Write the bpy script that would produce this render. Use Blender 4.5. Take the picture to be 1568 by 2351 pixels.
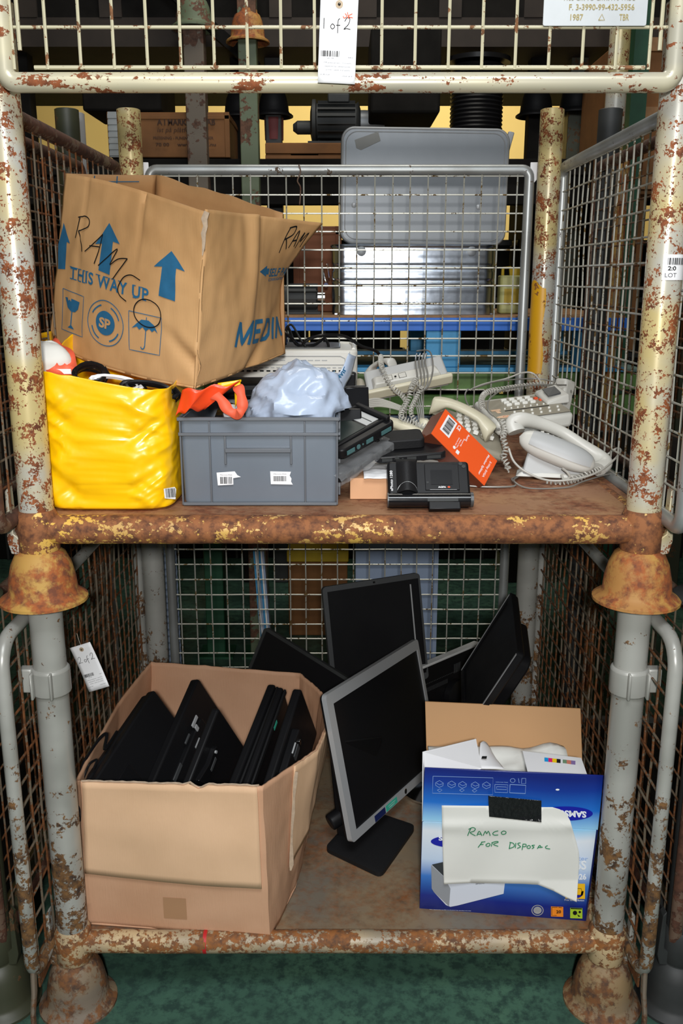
import bpy, bmesh, math, random
from mathutils import Vector, Matrix, Euler, noise
random.seed(7)
for o in list(bpy.data.objects): bpy.data.objects.remove(o)
SC = bpy.context.scene; COL = SC.collection
R = math.radians; PI = math.pi

# ---------------------------------------------------------------- camera, world, light, exposure
cd = bpy.data.cameras.new('camera'); cam = bpy.data.objects.new('camera', cd); COL.objects.link(cam)
cd.sensor_fit = 'VERTICAL'; cd.sensor_height = 36.0; cd.lens = 36.0*2084/2351; cd.clip_start = .05; cd.clip_end = 60
cam.location = (.003, -1.74, 1.605); cam.rotation_euler = (R(90-14.4), 0, 0); SC.camera = cam
w = bpy.data.worlds.new('world'); SC.world = w; w.use_nodes = True
w.node_tree.nodes['Background'].inputs[0].default_value = (.80, .9, 1, 1); w.node_tree.nodes['Background'].inputs[1].default_value = .10
def area(name, loc, target, size, power, color=(1,1,1), sy=None):
    l = bpy.data.lights.new(name, 'AREA'); l.shape = 'RECTANGLE'; l.size = size; l.size_y = sy or size; l.energy = power; l.color = color
    o = bpy.data.objects.new(name, l); COL.objects.link(o); o.location = loc
    o.rotation_euler = (Vector(target)-Vector(loc)).to_track_quat('-Z', 'Y').to_euler(); return o
area('flash_gun', (.03, -2.15, 1.80), (0, 0, 1.15), .10, 42, (1, .985, .96))
area('aisle_light', (.1, -1.9, 3.6), (0, .3, 1.0), 1.6, 64, (.93, .97, 1), 1.0)
area('warehouse_light', (.6, 5.2, 4.2), (0.2, 7.4, 2.4), 2.6, 150, (1, .90, .70), 1.0)
area('rear_fill', (0.2, 1.75, 4.3), (0.2, 2.2, 0), 1.6, 34, (1, .95, .85), .6)  # added fill lamp brightening the goods behind, stands for no real fitting
SC.view_settings.view_transform = 'Standard'; SC.view_settings.look = 'None'; SC.view_settings.gamma = 1.0
SC.view_settings.exposure = 0.0; SC.view_settings.use_curve_mapping = False

# ---------------------------------------------------------------- materials
def _new(name):
    m = bpy.data.materials.new(name); m.use_nodes = True
    nt = m.node_tree; return m, nt, nt.nodes['Principled BSDF']
def c4(c): return (c[0], c[1], c[2], 1)
def srgb(r, g, b):
    f = lambda v: ((v/255+.055)/1.055)**2.4 if v > 10 else v/255/12.92
    return (f(r), f(g), f(b))
def nz(nt, scale, detail=4, rough=.6, stretch=None, off=0):
    tc = nt.nodes.new('ShaderNodeTexCoord'); mp = nt.nodes.new('ShaderNodeMapping'); n = nt.nodes.new('ShaderNodeTexNoise')
    nt.links.new(tc.outputs['Object'], mp.inputs[0]); nt.links.new(mp.outputs[0], n.inputs['Vector'])
    if stretch: mp.inputs['Scale'].default_value = stretch
    mp.inputs['Location'].default_value = (off, off*1.7, off*.6)
    n.inputs['Scale'].default_value = scale; n.inputs['Detail'].default_value = detail; n.inputs['Roughness'].default_value = rough
    return n.outputs['Fac']
def ramp(nt, src, stops):
    r = nt.nodes.new('ShaderNodeValToRGB'); nt.links.new(src, r.inputs[0]); e = r.color_ramp.elements
    while len(e) < len(stops): e.new(.5)
    for i, (p, c) in enumerate(stops): e[i].position = p; e[i].color = c4(c)
    return r.outputs[0]
def mixc(nt, fac, a, b):
    m = nt.nodes.new('ShaderNodeMix'); m.data_type = 'RGBA'
    nt.links.new(fac, m.inputs[0])
    for s, v in ((6, a), (7, b)):
        if hasattr(v, 'is_linked'): nt.links.new(v, m.inputs[s])
        else: m.inputs[s].default_value = c4(v)
    return m.outputs[2]
def bump(nt, b, src, strength, dist=.002):
    n = nt.nodes.new('ShaderNodeBump'); n.inputs['Strength'].default_value = strength; n.inputs['Distance'].default_value = dist
    nt.links.new(src, n.inputs['Height']); nt.links.new(n.outputs[0], b.inputs['Normal'])
def plain(name, col, rough=.5, metal=0, var=0, vs=20, bmp=0, spec=.5, coat=0, bscale=None):
    m, nt, b = _new(name); b.inputs['Base Color'].default_value = c4(col); b.inputs['Roughness'].default_value = rough
    b.inputs['Metallic'].default_value = metal; b.inputs['Specular IOR Level'].default_value = spec; b.inputs['Coat Weight'].default_value = coat
    n = nz(nt, vs, 5)
    if var:
        nt.links.new(ramp(nt, n, [(.3, tuple(v*(1-var) for v in col)), (.7, tuple(min(1, v*(1+var)) for v in col))]), b.inputs['Base Color'])
    else:
        r = nt.nodes.new('ShaderNodeMapRange'); nt.links.new(n, r.inputs[0]); r.inputs[3].default_value = max(.02, rough-.06); r.inputs[4].default_value = rough+.06
        nt.links.new(r.outputs[0], b.inputs['Roughness'])
    if bmp: bump(nt, b, nz(nt, bscale or vs*2, 4), bmp, .004)
    return m
def rusty(name, paint, rust, amount, paint2=None, scale=14, fine=90, rough=.42, metal=0, off=0, stretch=None, rust2=None, spots=.5, zfade=None, soft=.012):
    """chipped paint over rust: large patches plus fine specks"""
    m, nt, b = _new(name)
    pc = mixc(nt, ramp(nt, nz(nt, 5, 3, .5, stretch, off+3), [(.42, (0,)*3), (.6, (1,)*3)]), paint, paint2 or paint)
    rc = ramp(nt, nz(nt, 60, 4, .6, None, off+8), [(.35, rust2 or tuple(v*.5 for v in rust)), (.6, rust)])
    a = nz(nt, scale, 6, .62, stretch, off); f = nz(nt, fine, 4, .65, None, off+5)
    ad = nt.nodes.new('ShaderNodeMath'); ad.operation = 'MULTIPLY_ADD'; nt.links.new(f, ad.inputs[0]); ad.inputs[1].default_value = spots; nt.links.new(a, ad.inputs[2])
    val = ad.outputs[0]
    if zfade:                                            # more rust low down on the tube, where wet has stood
        z0, z1, k = zfade
        tc = nt.nodes.new('ShaderNodeTexCoord'); sx = nt.nodes.new('ShaderNodeSeparateXYZ'); nt.links.new(tc.outputs['Object'], sx.inputs[0])
        mr = nt.nodes.new('ShaderNodeMapRange'); nt.links.new(sx.outputs[2], mr.inputs[0]); mr.inputs[1].default_value = z0; mr.inputs[2].default_value = z1; mr.inputs[3].default_value = k; mr.inputs[4].default_value = 0
        a2 = nt.nodes.new('ShaderNodeMath'); nt.links.new(val, a2.inputs[0]); nt.links.new(mr.outputs[0], a2.inputs[1]); val = a2.outputs[0]
    t = .5*(1+spots)+(.5-amount)*.42
    fac = ramp(nt, val, [(min(.97, t-soft), (0,)*3), (min(.99, t+soft), (1,)*3)])
    nt.links.new(mixc(nt, fac, pc, rc), b.inputs['Base Color'])
    r = nt.nodes.new('ShaderNodeMapRange'); nt.links.new(fac, r.inputs[0]); r.inputs[3].default_value = rough; r.inputs[4].default_value = .8
    nt.links.new(r.outputs[0], b.inputs['Roughness']); b.inputs['Metallic'].default_value = metal
    bump(nt, b, fac, .35, .0015); return m

YEL = srgb(200, 182, 128); CRM = srgb(186, 184, 174); RUST = srgb(150, 84, 44); RUSTD = srgb(92, 48, 28)
M = {}
M['post_mid'] = rusty('chipped cream paint', YEL, RUST, .26, CRM, 30, 190, off=2, rust2=RUSTD, rough=.30, metal=.12, spots=.75, zfade=(1.05, 1.75, .05))
M['rail_mid'] = rusty('heavy rust with yellow flecks', srgb(222, 178, 82), srgb(146, 92, 54), .74, srgb(190, 150, 90), 20, 95, off=5, rust2=srgb(88, 52, 34), stretch=(.6, 1, 1.2), spots=.8)
M['bell_mid'] = rusty('ochre paint and orange rust', srgb(186, 146, 72), srgb(160, 88, 42), .5, srgb(168, 120, 64), 13, 50, off=9, rust2=srgb(110, 62, 40), rough=.65, soft=.07)
M['deck_mid'] = rusty('brown rusted deck sheet', srgb(152, 110, 80), srgb(134, 80, 50), .5, srgb(160, 120, 84), 8, 60, off=1, rough=.6, soft=.10)
M['post_low'] = rusty('worn grey paint', srgb(172, 172, 166), srgb(128, 92, 54), .13, srgb(150, 150, 144), 22, 120, off=3, rust2=srgb(60, 46, 38), metal=.15, rough=.33, soft=.02, zfade=(.15, .62, .20))
M['rail_low'] = rusty('pale rust scale', srgb(196, 172, 132), srgb(146, 92, 46), .55, srgb(150, 138, 118), 20, 100, off=6, rust2=srgb(96, 66, 46), stretch=(.7, 1, 1.2), spots=.8, soft=.035)
M['bell_low'] = rusty('grey bell with brown rust', srgb(118, 106, 92), srgb(120, 78, 44), .5, srgb(142, 118, 84), 18, 70, off=12, rust2=srgb(74, 54, 42), rough=.7, soft=.05)
M['deck_low'] = rusty('stained grey steel sheet', srgb(134, 116, 92), srgb(128, 78, 40), .40, srgb(112, 104, 92), 5, 45, off=4, rust2=srgb(92, 68, 48), rough=.5, soft=.13)
M['galv'] = rusty('galvanised tube', srgb(170, 174, 174), srgb(110, 92, 76), .08, srgb(150, 152, 150), 20, 120, off=7, metal=.55, rough=.4)
M['cream_tube'] = rusty('cream painted tube with rust', srgb(204, 196, 166), srgb(140, 78, 42), .31, srgb(176, 172, 156), 26, 120, off=11, stretch=(.35, 1, 1.4), spots=.45, rough=.3, metal=.15)
M['cream_wire'] = rusty('cream painted wire', srgb(184, 178, 150), srgb(126, 84, 50), .27, None, 30, 120, off=4)
M['wire'] = rusty('galvanised wire', srgb(190, 190, 180), srgb(130, 104, 60), .28, None, 25, 160, off=2, metal=.4, rough=.38)
M['wire_rust'] = rusty('rusty brown wire', srgb(120, 108, 92), srgb(124, 76, 40), .5, None, 14, 120, off=6, metal=.3, rough=.5)
M['tube_brown'] = rusty('brown rusted tube', srgb(104, 84, 70), srgb(92, 58, 42), .6, None, 14, 60, off=9)
M['olive'] = rusty('dark olive paint', srgb(58, 60, 44), srgb(92, 66, 38), .3, None, 9, 50, off=1, rough=.5)
M['olive_rust'] = rusty('green paint gone rusty', srgb(96, 108, 84), srgb(104, 72, 54), .45, None, 7, 40, off=13, rough=.6)
M['greybrown'] = rusty('grey brown column paint', srgb(98, 88, 76), srgb(90, 62, 48), .4, None, 8, 40, off=14, rough=.6)
M['dgreen'] = plain('dark green paint', srgb(28, 74, 50), .5, var=.25, vs=9)
M['green'] = plain('light green rack paint', srgb(104, 142, 74), .5, var=.2, vs=14)
M['ochre_paint'] = rusty('yellow painted band', srgb(216, 160, 24), srgb(140, 90, 40), .2, None, 18, 60, off=2)
M['black'] = plain('matt black plastic', (.008, .008, .009), .40, spec=.22)
M['black_gloss'] = plain('glossy black plastic', (.008, .008, .009), .16)
M['black_rough'] = plain('black textured plastic', (.010, .010, .011), .55, bmp=.15, vs=200, spec=.25)
M['screen'] = plain('dark matte screen', (.004, .004, .005), .30, spec=.18)
M['dark'] = plain('gloom darkened clutter', (.010, .009, .008), .9, spec=.15, var=.4, vs=6)  # near black, the gloom at the rear is put into this colour
M['chrome'] = plain('chromed metal', (.8, .8, .8), .18, 1)
M['silver'] = plain('silver plastic', srgb(172, 174, 176), .34, .2)
M['dsilver'] = plain('dark grey bezel plastic', srgb(82, 84, 86), .4, .4)
M['white'] = plain('white paper', srgb(236, 236, 238), .6, var=.02, vs=9)
M['offwhite'] = plain('off white paper', srgb(226, 226, 220), .7, var=.03, vs=5, bmp=.1, bscale=9)
M['ink'] = plain('black ink', (.01, .01, .01), .8, spec=.1)
M['grey_ink'] = plain('grey ink', srgb(100, 100, 104), .8, spec=.1)
M['red_ink'] = plain('orange red ink', srgb(226, 84, 40), .6)
M['green_ink'] = plain('green marker', srgb(20, 130, 84), .5)
M['teal'] = plain('teal sticker', srgb(60, 176, 150), .4)
M['dteal'] = plain('dull teal port', srgb(74, 112, 114), .4)
M['blue_ink'] = plain('blue print', srgb(30, 96, 134), .75, var=.08, vs=60)
M['eyelet'] = plain('manila eyelet', srgb(176, 156, 130), .6)
M['tag_string'] = plain('string', srgb(190, 184, 170), .8)

# ---------------------------------------------------------------- mesh helpers
def TR(loc=(0, 0, 0), rx=0, ry=0, rz=0, s=1):
    return Matrix.Translation(loc) @ Euler((rx, ry, rz)).to_matrix().to_4x4() @ Matrix.Diagonal((s, s, s, 1))
class MB:
    def __init__(s): s.v = []; s.f = []; s.m = []; s.mi = []; s.cur = 0
    def mat(s, m):
        if m not in s.m: s.m.append(m)
        s.cur = s.m.index(m); return s
    def add(s, vs, fs, X=None):
        k = len(s.v)
        for p in vs:
            p = Vector(p); s.v.append(tuple(X @ p) if X is not None else tuple(p))
        for f in fs: s.f.append(tuple(k+i for i in f)); s.mi.append(s.cur)
        return s
    def box(s, c, d, X=None):
        x, y, z = c; a, b, e = d[0]/2, d[1]/2, d[2]/2
        vs = [(x+i*a, y+j*b, z+k*e) for k in (-1, 1) for j in (-1, 1) for i in (-1, 1)]
        return s.add(vs, [(0,2,3,1), (4,5,7,6), (0,1,5,4), (2,6,7,3), (0,4,6,2), (1,3,7,5)], X)
    def bx(s, x0, x1, y0, y1, z0, z1, X=None):
        return s.box(((x0+x1)/2, (y0+y1)/2, (z0+z1)/2), (x1-x0, y1-y0, z1-z0), X)
    def hexa(s, bot, top, X=None):
        return s.add(list(bot)+list(top), [(3,2,1,0), (4,5,6,7), (0,1,5,4), (1,2,6,5), (2,3,7,6), (3,0,4,7)], X)
    def prism(s, poly, z0, z1, X=None):
        n = len(poly)
        vs = [(x, y, z0) for x, y in poly]+[(x, y, z1) for x, y in poly]
        fs = [tuple(range(n-1, -1, -1)), tuple(range(n, 2*n))]+[(i, (i+1) % n, n+(i+1) % n, n+i) for i in range(n)]
        return s.add(vs, fs, X)
    def tube(s, pts, r, n=8, closed=False, X=None, flat=None):
        P = [Vector(p) for p in pts]; N = len(P); rr = r if isinstance(r, (list, tuple)) else [r]*N
        tn = []
        for i in range(N):
            a = P[i-1] if (i or closed) else P[0]; b = P[(i+1) % N] if (i < N-1 or closed) else P[-1]
            t = (b-a); tn.append(t.normalized() if t.length > 1e-9 else Vector((0, 0, 1)))
        up = Vector((0, 0, 1)) if abs(tn[0].z) < .9 else Vector((0, 1, 0)); nr = (up-tn[0]*up.dot(tn[0])).normalized(); vs = []
        for i in range(N):
            if i: nr = (nr-tn[i]*nr.dot(tn[i])); nr = nr.normalized() if nr.length > 1e-6 else tn[i].orthogonal().normalized()
            bn = tn[i].cross(nr)
            for k in range(n):
                a = 2*PI*k/n; vs.append(P[i]+(nr*math.cos(a)*(flat or 1)+bn*math.sin(a))*rr[i])
        fs = []
        for i in range(N if closed else N-1):
            j = (i+1) % N
            for k in range(n): l = (k+1) % n; fs.append((i*n+k, i*n+l, j*n+l, j*n+k))
        if not closed: fs += [tuple(range(n-1, -1, -1)), tuple(range((N-1)*n, N*n))]
        return s.add(vs, fs, X)
    def lathe(s, prof, c=(0, 0, 0), n=24, X=None, cap=True):
        vs = []; fs = []
        for r, z in prof:
            for k in range(n): a = 2*PI*k/n; vs.append((c[0]+r*math.cos(a), c[1]+r*math.sin(a), c[2]+z))
        for i in range(len(prof)-1):
            for k in range(n): l = (k+1) % n; fs.append((i*n+k, i*n+l, (i+1)*n+l, (i+1)*n+k))
        if cap: fs += [tuple(range(n-1, -1, -1)), tuple(range((len(prof)-1)*n, len(prof)*n))]
        return s.add(vs, fs, X)
    def grid(s, fn, nu, nv, X=None, closed=False):
        vs = [fn(i/nu, j/nv) for j in range(nv+1) for i in range(nu+(0 if closed else 1))]; w_ = nu+(0 if closed else 1)
        fs = []
        for j in range(nv):
            for i in range(nu):
                i2 = (i+1) % w_; fs.append((j*w_+i, j*w_+i2, (j+1)*w_+i2, (j+1)*w_+i))
        return s.add(vs, fs, X)
    def shape(s, sh, fn, X=None):
        vs, fs = sh; return s.add([fn(x, y) for x, y in vs], fs, X)
    def build(s, name, parent=None, world=False, smooth=35, bevel=0, solid=0, sub=0, seg=2, fix=False):
        me = bpy.data.meshes.new(name); off = Vector((0, 0, 0))
        if world and parent:
            r = parent
            while r.parent: r = r.parent
            off = Vector(r.location)
        me.from_pydata([tuple(Vector(p)-off) for p in s.v], [], s.f)
        for m in s.m: me.materials.append(m)
        me.polygons.foreach_set('material_index', s.mi)
        if fix or not (bevel == 0):
            bm = bmesh.new(); bm.from_mesh(me); bmesh.ops.recalc_face_normals(bm, faces=bm.faces); bm.to_mesh(me); bm.free()
        me.polygons.foreach_set('use_smooth', [smooth > 0]*len(me.polygons))
        if smooth: me.set_sharp_from_angle(angle=R(smooth))
        me.validate(); me.update()
        o = bpy.data.objects.new(name, me); COL.objects.link(o)
        if parent: o.parent = parent
        if solid: d = o.modifiers.new('solid', 'SOLIDIFY'); d.thickness = solid; d.offset = -1
        if bevel:
            d = o.modifiers.new('bevel', 'BEVEL'); d.width = bevel; d.segments = seg; d.limit_method = 'ANGLE'; d.angle_limit = R(32); d.harden_normals = False
        if sub: d = o.modifiers.new('sub', 'SUBSURF'); d.levels = sub; d.render_levels = sub
        return o
def tag(o, label=None, cat=None, group=None, kind=None):
    for k, v in (('label', label), ('category', cat), ('group', group), ('kind', kind)):
        if v: o[k] = v
    return o
def thing(name, label, cat, loc=(0, 0, 0), rot=(0, 0, 0), group=None):
    o = bpy.data.objects.new(name, None); COL.objects.link(o); o.empty_display_size = .05; o.location = loc; o.rotation_euler = rot
    return tag(o, label, cat, group)
def copy_tree(o, parent=None):
    c = o.copy(); COL.objects.link(c); c.parent = parent
    for ch in list(o.children): copy_tree(ch, c)
    return c
def T1(name, label, cat, mb, loc=(0, 0, 0), group=None, **k):
    return tag(mb.build(name, **k), label, cat, group)
_tc = {}
def text(st, size=1, bold=0, align='LEFT', shear=0, space=1, subd=0):
    key = (st, bold, shear, space)
    if key not in _tc:
        cu = bpy.data.curves.new('t', 'FONT'); cu.body = st; cu.size = 1; cu.shear = shear; cu.space_character = space; cu.resolution_u = 3; cu.offset = bold
        ob = bpy.data.objects.new('t', cu); me = bpy.data.meshes.new_from_object(ob)
        _tc[key] = ([(v.co.x, v.co.y) for v in me.vertices], [tuple(p.vertices) for p in me.polygons])
        bpy.data.objects.remove(ob); bpy.data.curves.remove(cu); bpy.data.meshes.remove(me)
    v, f = _tc[key]; x0 = min(a for a, b in v); x1 = max(a for a, b in v); ox = {'LEFT': x0, 'CENTER': (x0+x1)/2, 'RIGHT': x1}[align]
    return [((a-ox)*size, b*size) for a, b in v], f
def fit(st, x0, y0, x1, y1, **k):
    """text stretched to fill a rectangle"""
    v, f = text(st, **k); a0 = min(p[0] for p in v); a1 = max(p[0] for p in v); b0 = min(p[1] for p in v); b1 = max(p[1] for p in v)
    return [(x0+(a-a0)/(a1-a0)*(x1-x0), y0+(b-b0)/(b1-b0)*(y1-y0)) for a, b in v], f
def ribbon(pts, wd):
    P = [Vector((a, b)) for a, b in pts]; vs = []; fs = []
    for i, p in enumerate(P):
        t = (P[min(i+1, len(P)-1)]-P[max(i-1, 0)]); t = t.normalized() if t.length else Vector((1, 0)); n = Vector((-t.y, t.x))*wd/2
        vs += [tuple(p+n), tuple(p-n)]
        if i: k = 2*i; fs.append((k-2, k-1, k+1, k))
    return vs, fs
def smooth_line(pts, k=5):
    P = [Vector(p) for p in pts]; out = []
    for i in range(len(P)-1):
        a = P[max(i-1, 0)]; b = P[i]; c = P[i+1]; d = P[min(i+2, len(P)-1)]
        for j in range(k):
            t = j/k; out.append(.5*((2*b)+(c-a)*t+(2*a-5*b+4*c-d)*t*t+(3*b-a-3*c+d)*t**3))
    return out+[P[-1]]
def pen(strokes, wd, k=5):
    V = []; F = []
    for st in strokes:
        v, f = ribbon([tuple(q) for q in smooth_line(st, k)] if k > 1 and len(st) > 2 else st, wd); n = len(V); V += v; F += [tuple(n+i for i in g) for g in f]
    return V, F
def poly(pts, cuts=0):
    v, f = list(pts), [tuple(range(len(pts)))]
    if cuts: return subdiv((v, f), cuts)
    return v, f
def rect(x0, y0, x1, y1): return [(x0, y0), (x1, y0), (x1, y1), (x0, y1)], [(0, 1, 2, 3)]
def disc(cx, cy, r, n=24, ry=None, r0=0):
    ry = ry or r
    o = [(cx+r*math.cos(2*PI*k/n), cy+ry*math.sin(2*PI*k/n)) for k in range(n)]
    if not r0: return o, [tuple(range(n))]
    i = [(cx+r0*math.cos(2*PI*k/n), cy+r0*ry/r*math.sin(2*PI*k/n)) for k in range(n)]
    return o+i, [(k, (k+1) % n, n+(k+1) % n, n+k) for k in range(n)]
def subdiv(sh, cuts=2):
    bm = bmesh.new(); vs = [bm.verts.new((a, b, 0)) for a, b in sh[0]]
    for f in sh[1]:
        try: bm.faces.new([vs[i] for i in f])
        except ValueError: pass
    bmesh.ops.triangulate(bm, faces=bm.faces)
    for _ in range(cuts): bmesh.ops.subdivide_edges(bm, edges=bm.edges, cuts=1, use_grid_fill=True); bmesh.ops.triangulate(bm, faces=[f for f in bm.faces if len(f.verts) > 3])
    bm.verts.index_update(); r = [(v.co.x, v.co.y) for v in bm.verts], [tuple(v.index for v in f.verts) for f in bm.faces]; bm.free(); return r
def mv(sh, dx=0, dy=0, s=1, rot=0, sy=None):
    c, n = math.cos(rot), math.sin(rot); sy = sy or s
    return [(dx+(x*s*c-y*sy*n), dy+(x*s*n+y*sy*c)) for x, y in sh[0]], sh[1]
def barcode(x0, y0, x1, y1, seed=1):
    rnd = random.Random(seed); V = []; F = []; x = x0; u = (x1-x0)/60
    while x < x1:
        a = rnd.choice((1, 1, 2, 3))*u; k = len(V); V += [(x, y0), (min(x+a, x1), y0), (min(x+a, x1), y1), (x, y1)]; F.append((k, k+1, k+2, k+3)); x += a+rnd.choice((1, 1, 2))*u
    return V, F
def plane_fn(o, ux, uy, off=.0006):
    """local 2D (metres) on a plane through o with axes ux, uy; raised by off along the normal"""
    o, ux, uy = Vector(o), Vector(ux).normalized(), Vector(uy).normalized(); n = ux.cross(uy)
    return lambda x, y: o+ux*x+uy*y+n*off
def rrect(w_, h, r, n=5):
    out = []
    for cx, cy, a0 in ((w_/2-r, h/2-r, 0), (-w_/2+r, h/2-r, 90), (-w_/2+r, -h/2+r, 180), (w_/2-r, -h/2+r, 270)):
        for k in range(n+1): a = R(a0+90*k/n); out.append((cx+r*math.cos(a), cy+r*math.sin(a)))
    return out
def coil(path, r, pitch, wr, n=5, per=9):
    """telephone cord: a helix round a path, as points"""
    P = smooth_line(path, 6); out = []; d = 0; nr = None; ph = 0
    for i in range(len(P)-1):
        t = (P[i+1]-P[i]); L = t.length
        if L < 1e-7: continue
        t /= L; nr = t.orthogonal().normalized() if nr is None else (nr-t*nr.dot(t)).normalized(); bn = t.cross(nr)
        k = max(1, int(round(L/pitch*per)))
        for j in range(k):
            q = P[i]+t*L*j/k; out.append(q+(nr*math.cos(ph)+bn*math.sin(ph))*r); ph += 2*PI*L/pitch/k
    return out
# ================================================================ the room
def structure(mb, name, **k): return tag(mb.build(name, **k), kind='structure')
m, nt, b = _new('green painted concrete'); n1 = nz(nt, 2.2, 8, .65, None, 2); n2 = nz(nt, 30, 5, .7)
base = ramp(nt, n1, [(.3, srgb(54, 82, 70)), (.5, srgb(70, 104, 88)), (.7, srgb(86, 124, 100))])
nt.links.new(mixc(nt, ramp(nt, n2, [(.44, (0,)*3), (.6, (1,)*3)]), base, srgb(50, 74, 66)), b.inputs['Base Color']); b.inputs['Roughness'].default_value = .45; bump(nt, b, n2, .15)
M['floor'] = m
M['wall'] = plain('cream yellow wall paint', srgb(226, 200, 128), .8, var=.04, vs=1.5)
M['ceiling'] = plain('dark ceiling sheet', srgb(40, 38, 36), .8, var=.2, vs=3)
structure(MB().mat(M['floor']).bx(-5.5, 5.5, -5, 8, -.1, 0), 'floor', smooth=0)
structure(MB().mat(M['wall']).bx(-5.5, 5.5, 8, 8.15, 0, 5.4), 'wall_back', smooth=0)
structure(MB().mat(M['wall']).bx(-5.65, -5.5, -5, 8.15, 0, 5.4), 'wall_left', smooth=0)
structure(MB().mat(M['wall']).bx(5.5, 5.65, -5, 8.15, 0, 5.4), 'wall_right', smooth=0)
structure(MB().mat(M['ceiling']).bx(-5.65, 5.65, -5, 8.15, 5.4, 5.5), 'ceiling', smooth=0)

# ================================================================ stillages (stacked post pallets) and their mesh panels
def bell(mb, x, y, z0, h, rt=.037, rb=.087):
    mb.lathe([(rt-.006, h), (rt, h), (rt+.002, h*.90), (rt+.012, h*.84), (rt+.022, h*.66), (rt+.029, h*.40), (rt+.031, h*.20), (rt+.035, h*.14), (rb-.006, h*.09), (rb, h*.05), (rb, 0), (rb-.005, -.002), (rb-.012, .004), (rt+.026, h*.25), (rt+.004, h*.8)], (x, y, z0), 32, cap=False)
HX, DY = .60, 1.03
def stillage(name, label, z0, z_tube, z_top, m_post, m_rail, m_bell, m_deck, z_deck, bell_h, clip, X0=0, Y0=0, rear_post=None, group=None):
    t = thing(name, label, 'stillage', (X0, Y0, z0), group=group); r = .0335; rr_ = .029 if z0 > .5 else .025; B = lambda mb, n, p=t, **k: mb.build(n, p, **k)
    zt = z_tube-z0; zd = z_deck-z0; Zt = z_top-z0
    mb = MB().mat(m_deck).prism([(-HX+.005, .0), (HX-.03, 0), (HX+.025, .05), (HX+.025, DY), (-HX+.005, DY)], zd-.004, zd)
    for k in range(5): mb.bx(-HX+.03, HX-.03, .15+k*.18, .17+k*.18, zd-.04, zd-.004)
    B(mb, 'deck_sheet', bevel=.0015, smooth=30)
    for y, e in ((-.004, 0), (DY, 0)):
        B(MB().mat(m_rail).tube([(-HX+.03+i*(2*HX-.06)/24, y+noise.noise(Vector((i*.3, y, z0)))*.0015, zt+noise.noise(Vector((i*.5, 1, z0)))*.0015) for i in range(25)], rr_, 20), 'base_rail')
    for x in (-HX, HX): B(MB().mat(m_rail).tube([(x, .02, zt), (x, DY-.02, zt)], .028, 14), 'side_rail')
    for i, (x, y) in enumerate(((-HX, 0), (HX, 0), (-HX, DY), (HX, DY))):
        mp = m_post if i < 2 or not rear_post else rear_post[i-2]
        mb = MB().mat(mp).lathe([(r, bell_h-.01), (r, Zt-.002), (r-.004, Zt), (r-.006, Zt-.004), (r-.006, Zt-.2)], (x, y, 0), 28, cap=False)
        p = B(mb, 'corner_post')
        b_ = MB().mat(m_bell); bell(b_, x, y, 0, bell_h); B(b_, 'bell_foot', p)
        s = 1 if x > 0 else -1
        if i < 2:
            # gusset where the rail meets the post, and the hook plate at the outer side
            g = MB().mat(m_rail if i < 2 else mp)
            g.lathe([(r+.004, zt-.045), (r+.007, zt-.04), (r+.007, zt+.028), (r+.001, zt+.04)], (x, y, 0), 24)
            B(g, 'weld_collar', p)
            g = MB().mat(mp).prism([(0, 0), (.020, .004), (.026, .03), (.022, .13), (.014, .14), (.012, .045), (0, .035)], -.012, .012, TR((x+s*r*.9, y-.01, zt-.05)) @ Matrix(((s, 0, 0, 0), (0, 0, 1, 0), (0, 1, 0, 0), (0, 0, 0, 1))))
            B(g, 'panel_hook', p, bevel=.002)
            if clip:
                zc = clip-z0; g = MB().mat(mp)
                g.lathe([(r+.001, -.030), (r+.006, -.028), (r+.006, .026), (r+.001, .030)], (x, y, zc), 24)
                g.box((x+s*.048, y-.004, zc+.002), (.028, .026, .052)); g.box((x-s*.012, y-r-.006, zc), (.006, .014, .058)); g.box((x+s*.028, y-r-.003, zc), (.006, .014, .058))
                B(g, 'clip_sleeve', p, bevel=.003)
    return t
mid = stillage('stillage', 'upper stillage, cream paint chipped to rust, holding the phones and yellow bag', .975, 1.124, 2.07, M['post_mid'], M['rail_mid'], M['bell_mid'], M['deck_mid'], 1.150, .118, None)
low = stillage('stillage', 'lower stillage with grey posts, standing on the green floor under the rusty one', 0, .163, .97, M['post_low'], M['rail_low'], M['bell_low'], M['deck_low'], .175, .13, .80)
# yellow painted band half way up the right rear post
po = [c for c in mid.children if c.name.startswith('corner_post')][3]
mb = MB().mat(M['ochre_paint']).grid(lambda u, v: (HX+.0343*math.cos(R(175+u*95+6*math.sin(v*9))), DY+.0343*math.sin(R(175+u*95+6*math.sin(v*9))), 1.33+(.26+.012*math.sin(u*5))*v), 14, 16); mb.build('yellow_band', po, world=True)
po = [c for c in low.children if c.name.startswith('base_rail')][0]
MB().mat(plain('red tape', srgb(190, 30, 34), .5)).tube([(-.306, -.004, .163), (-.298, -.004, .163)], .0256, 20).build('red_tape', po, world=True)

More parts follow.
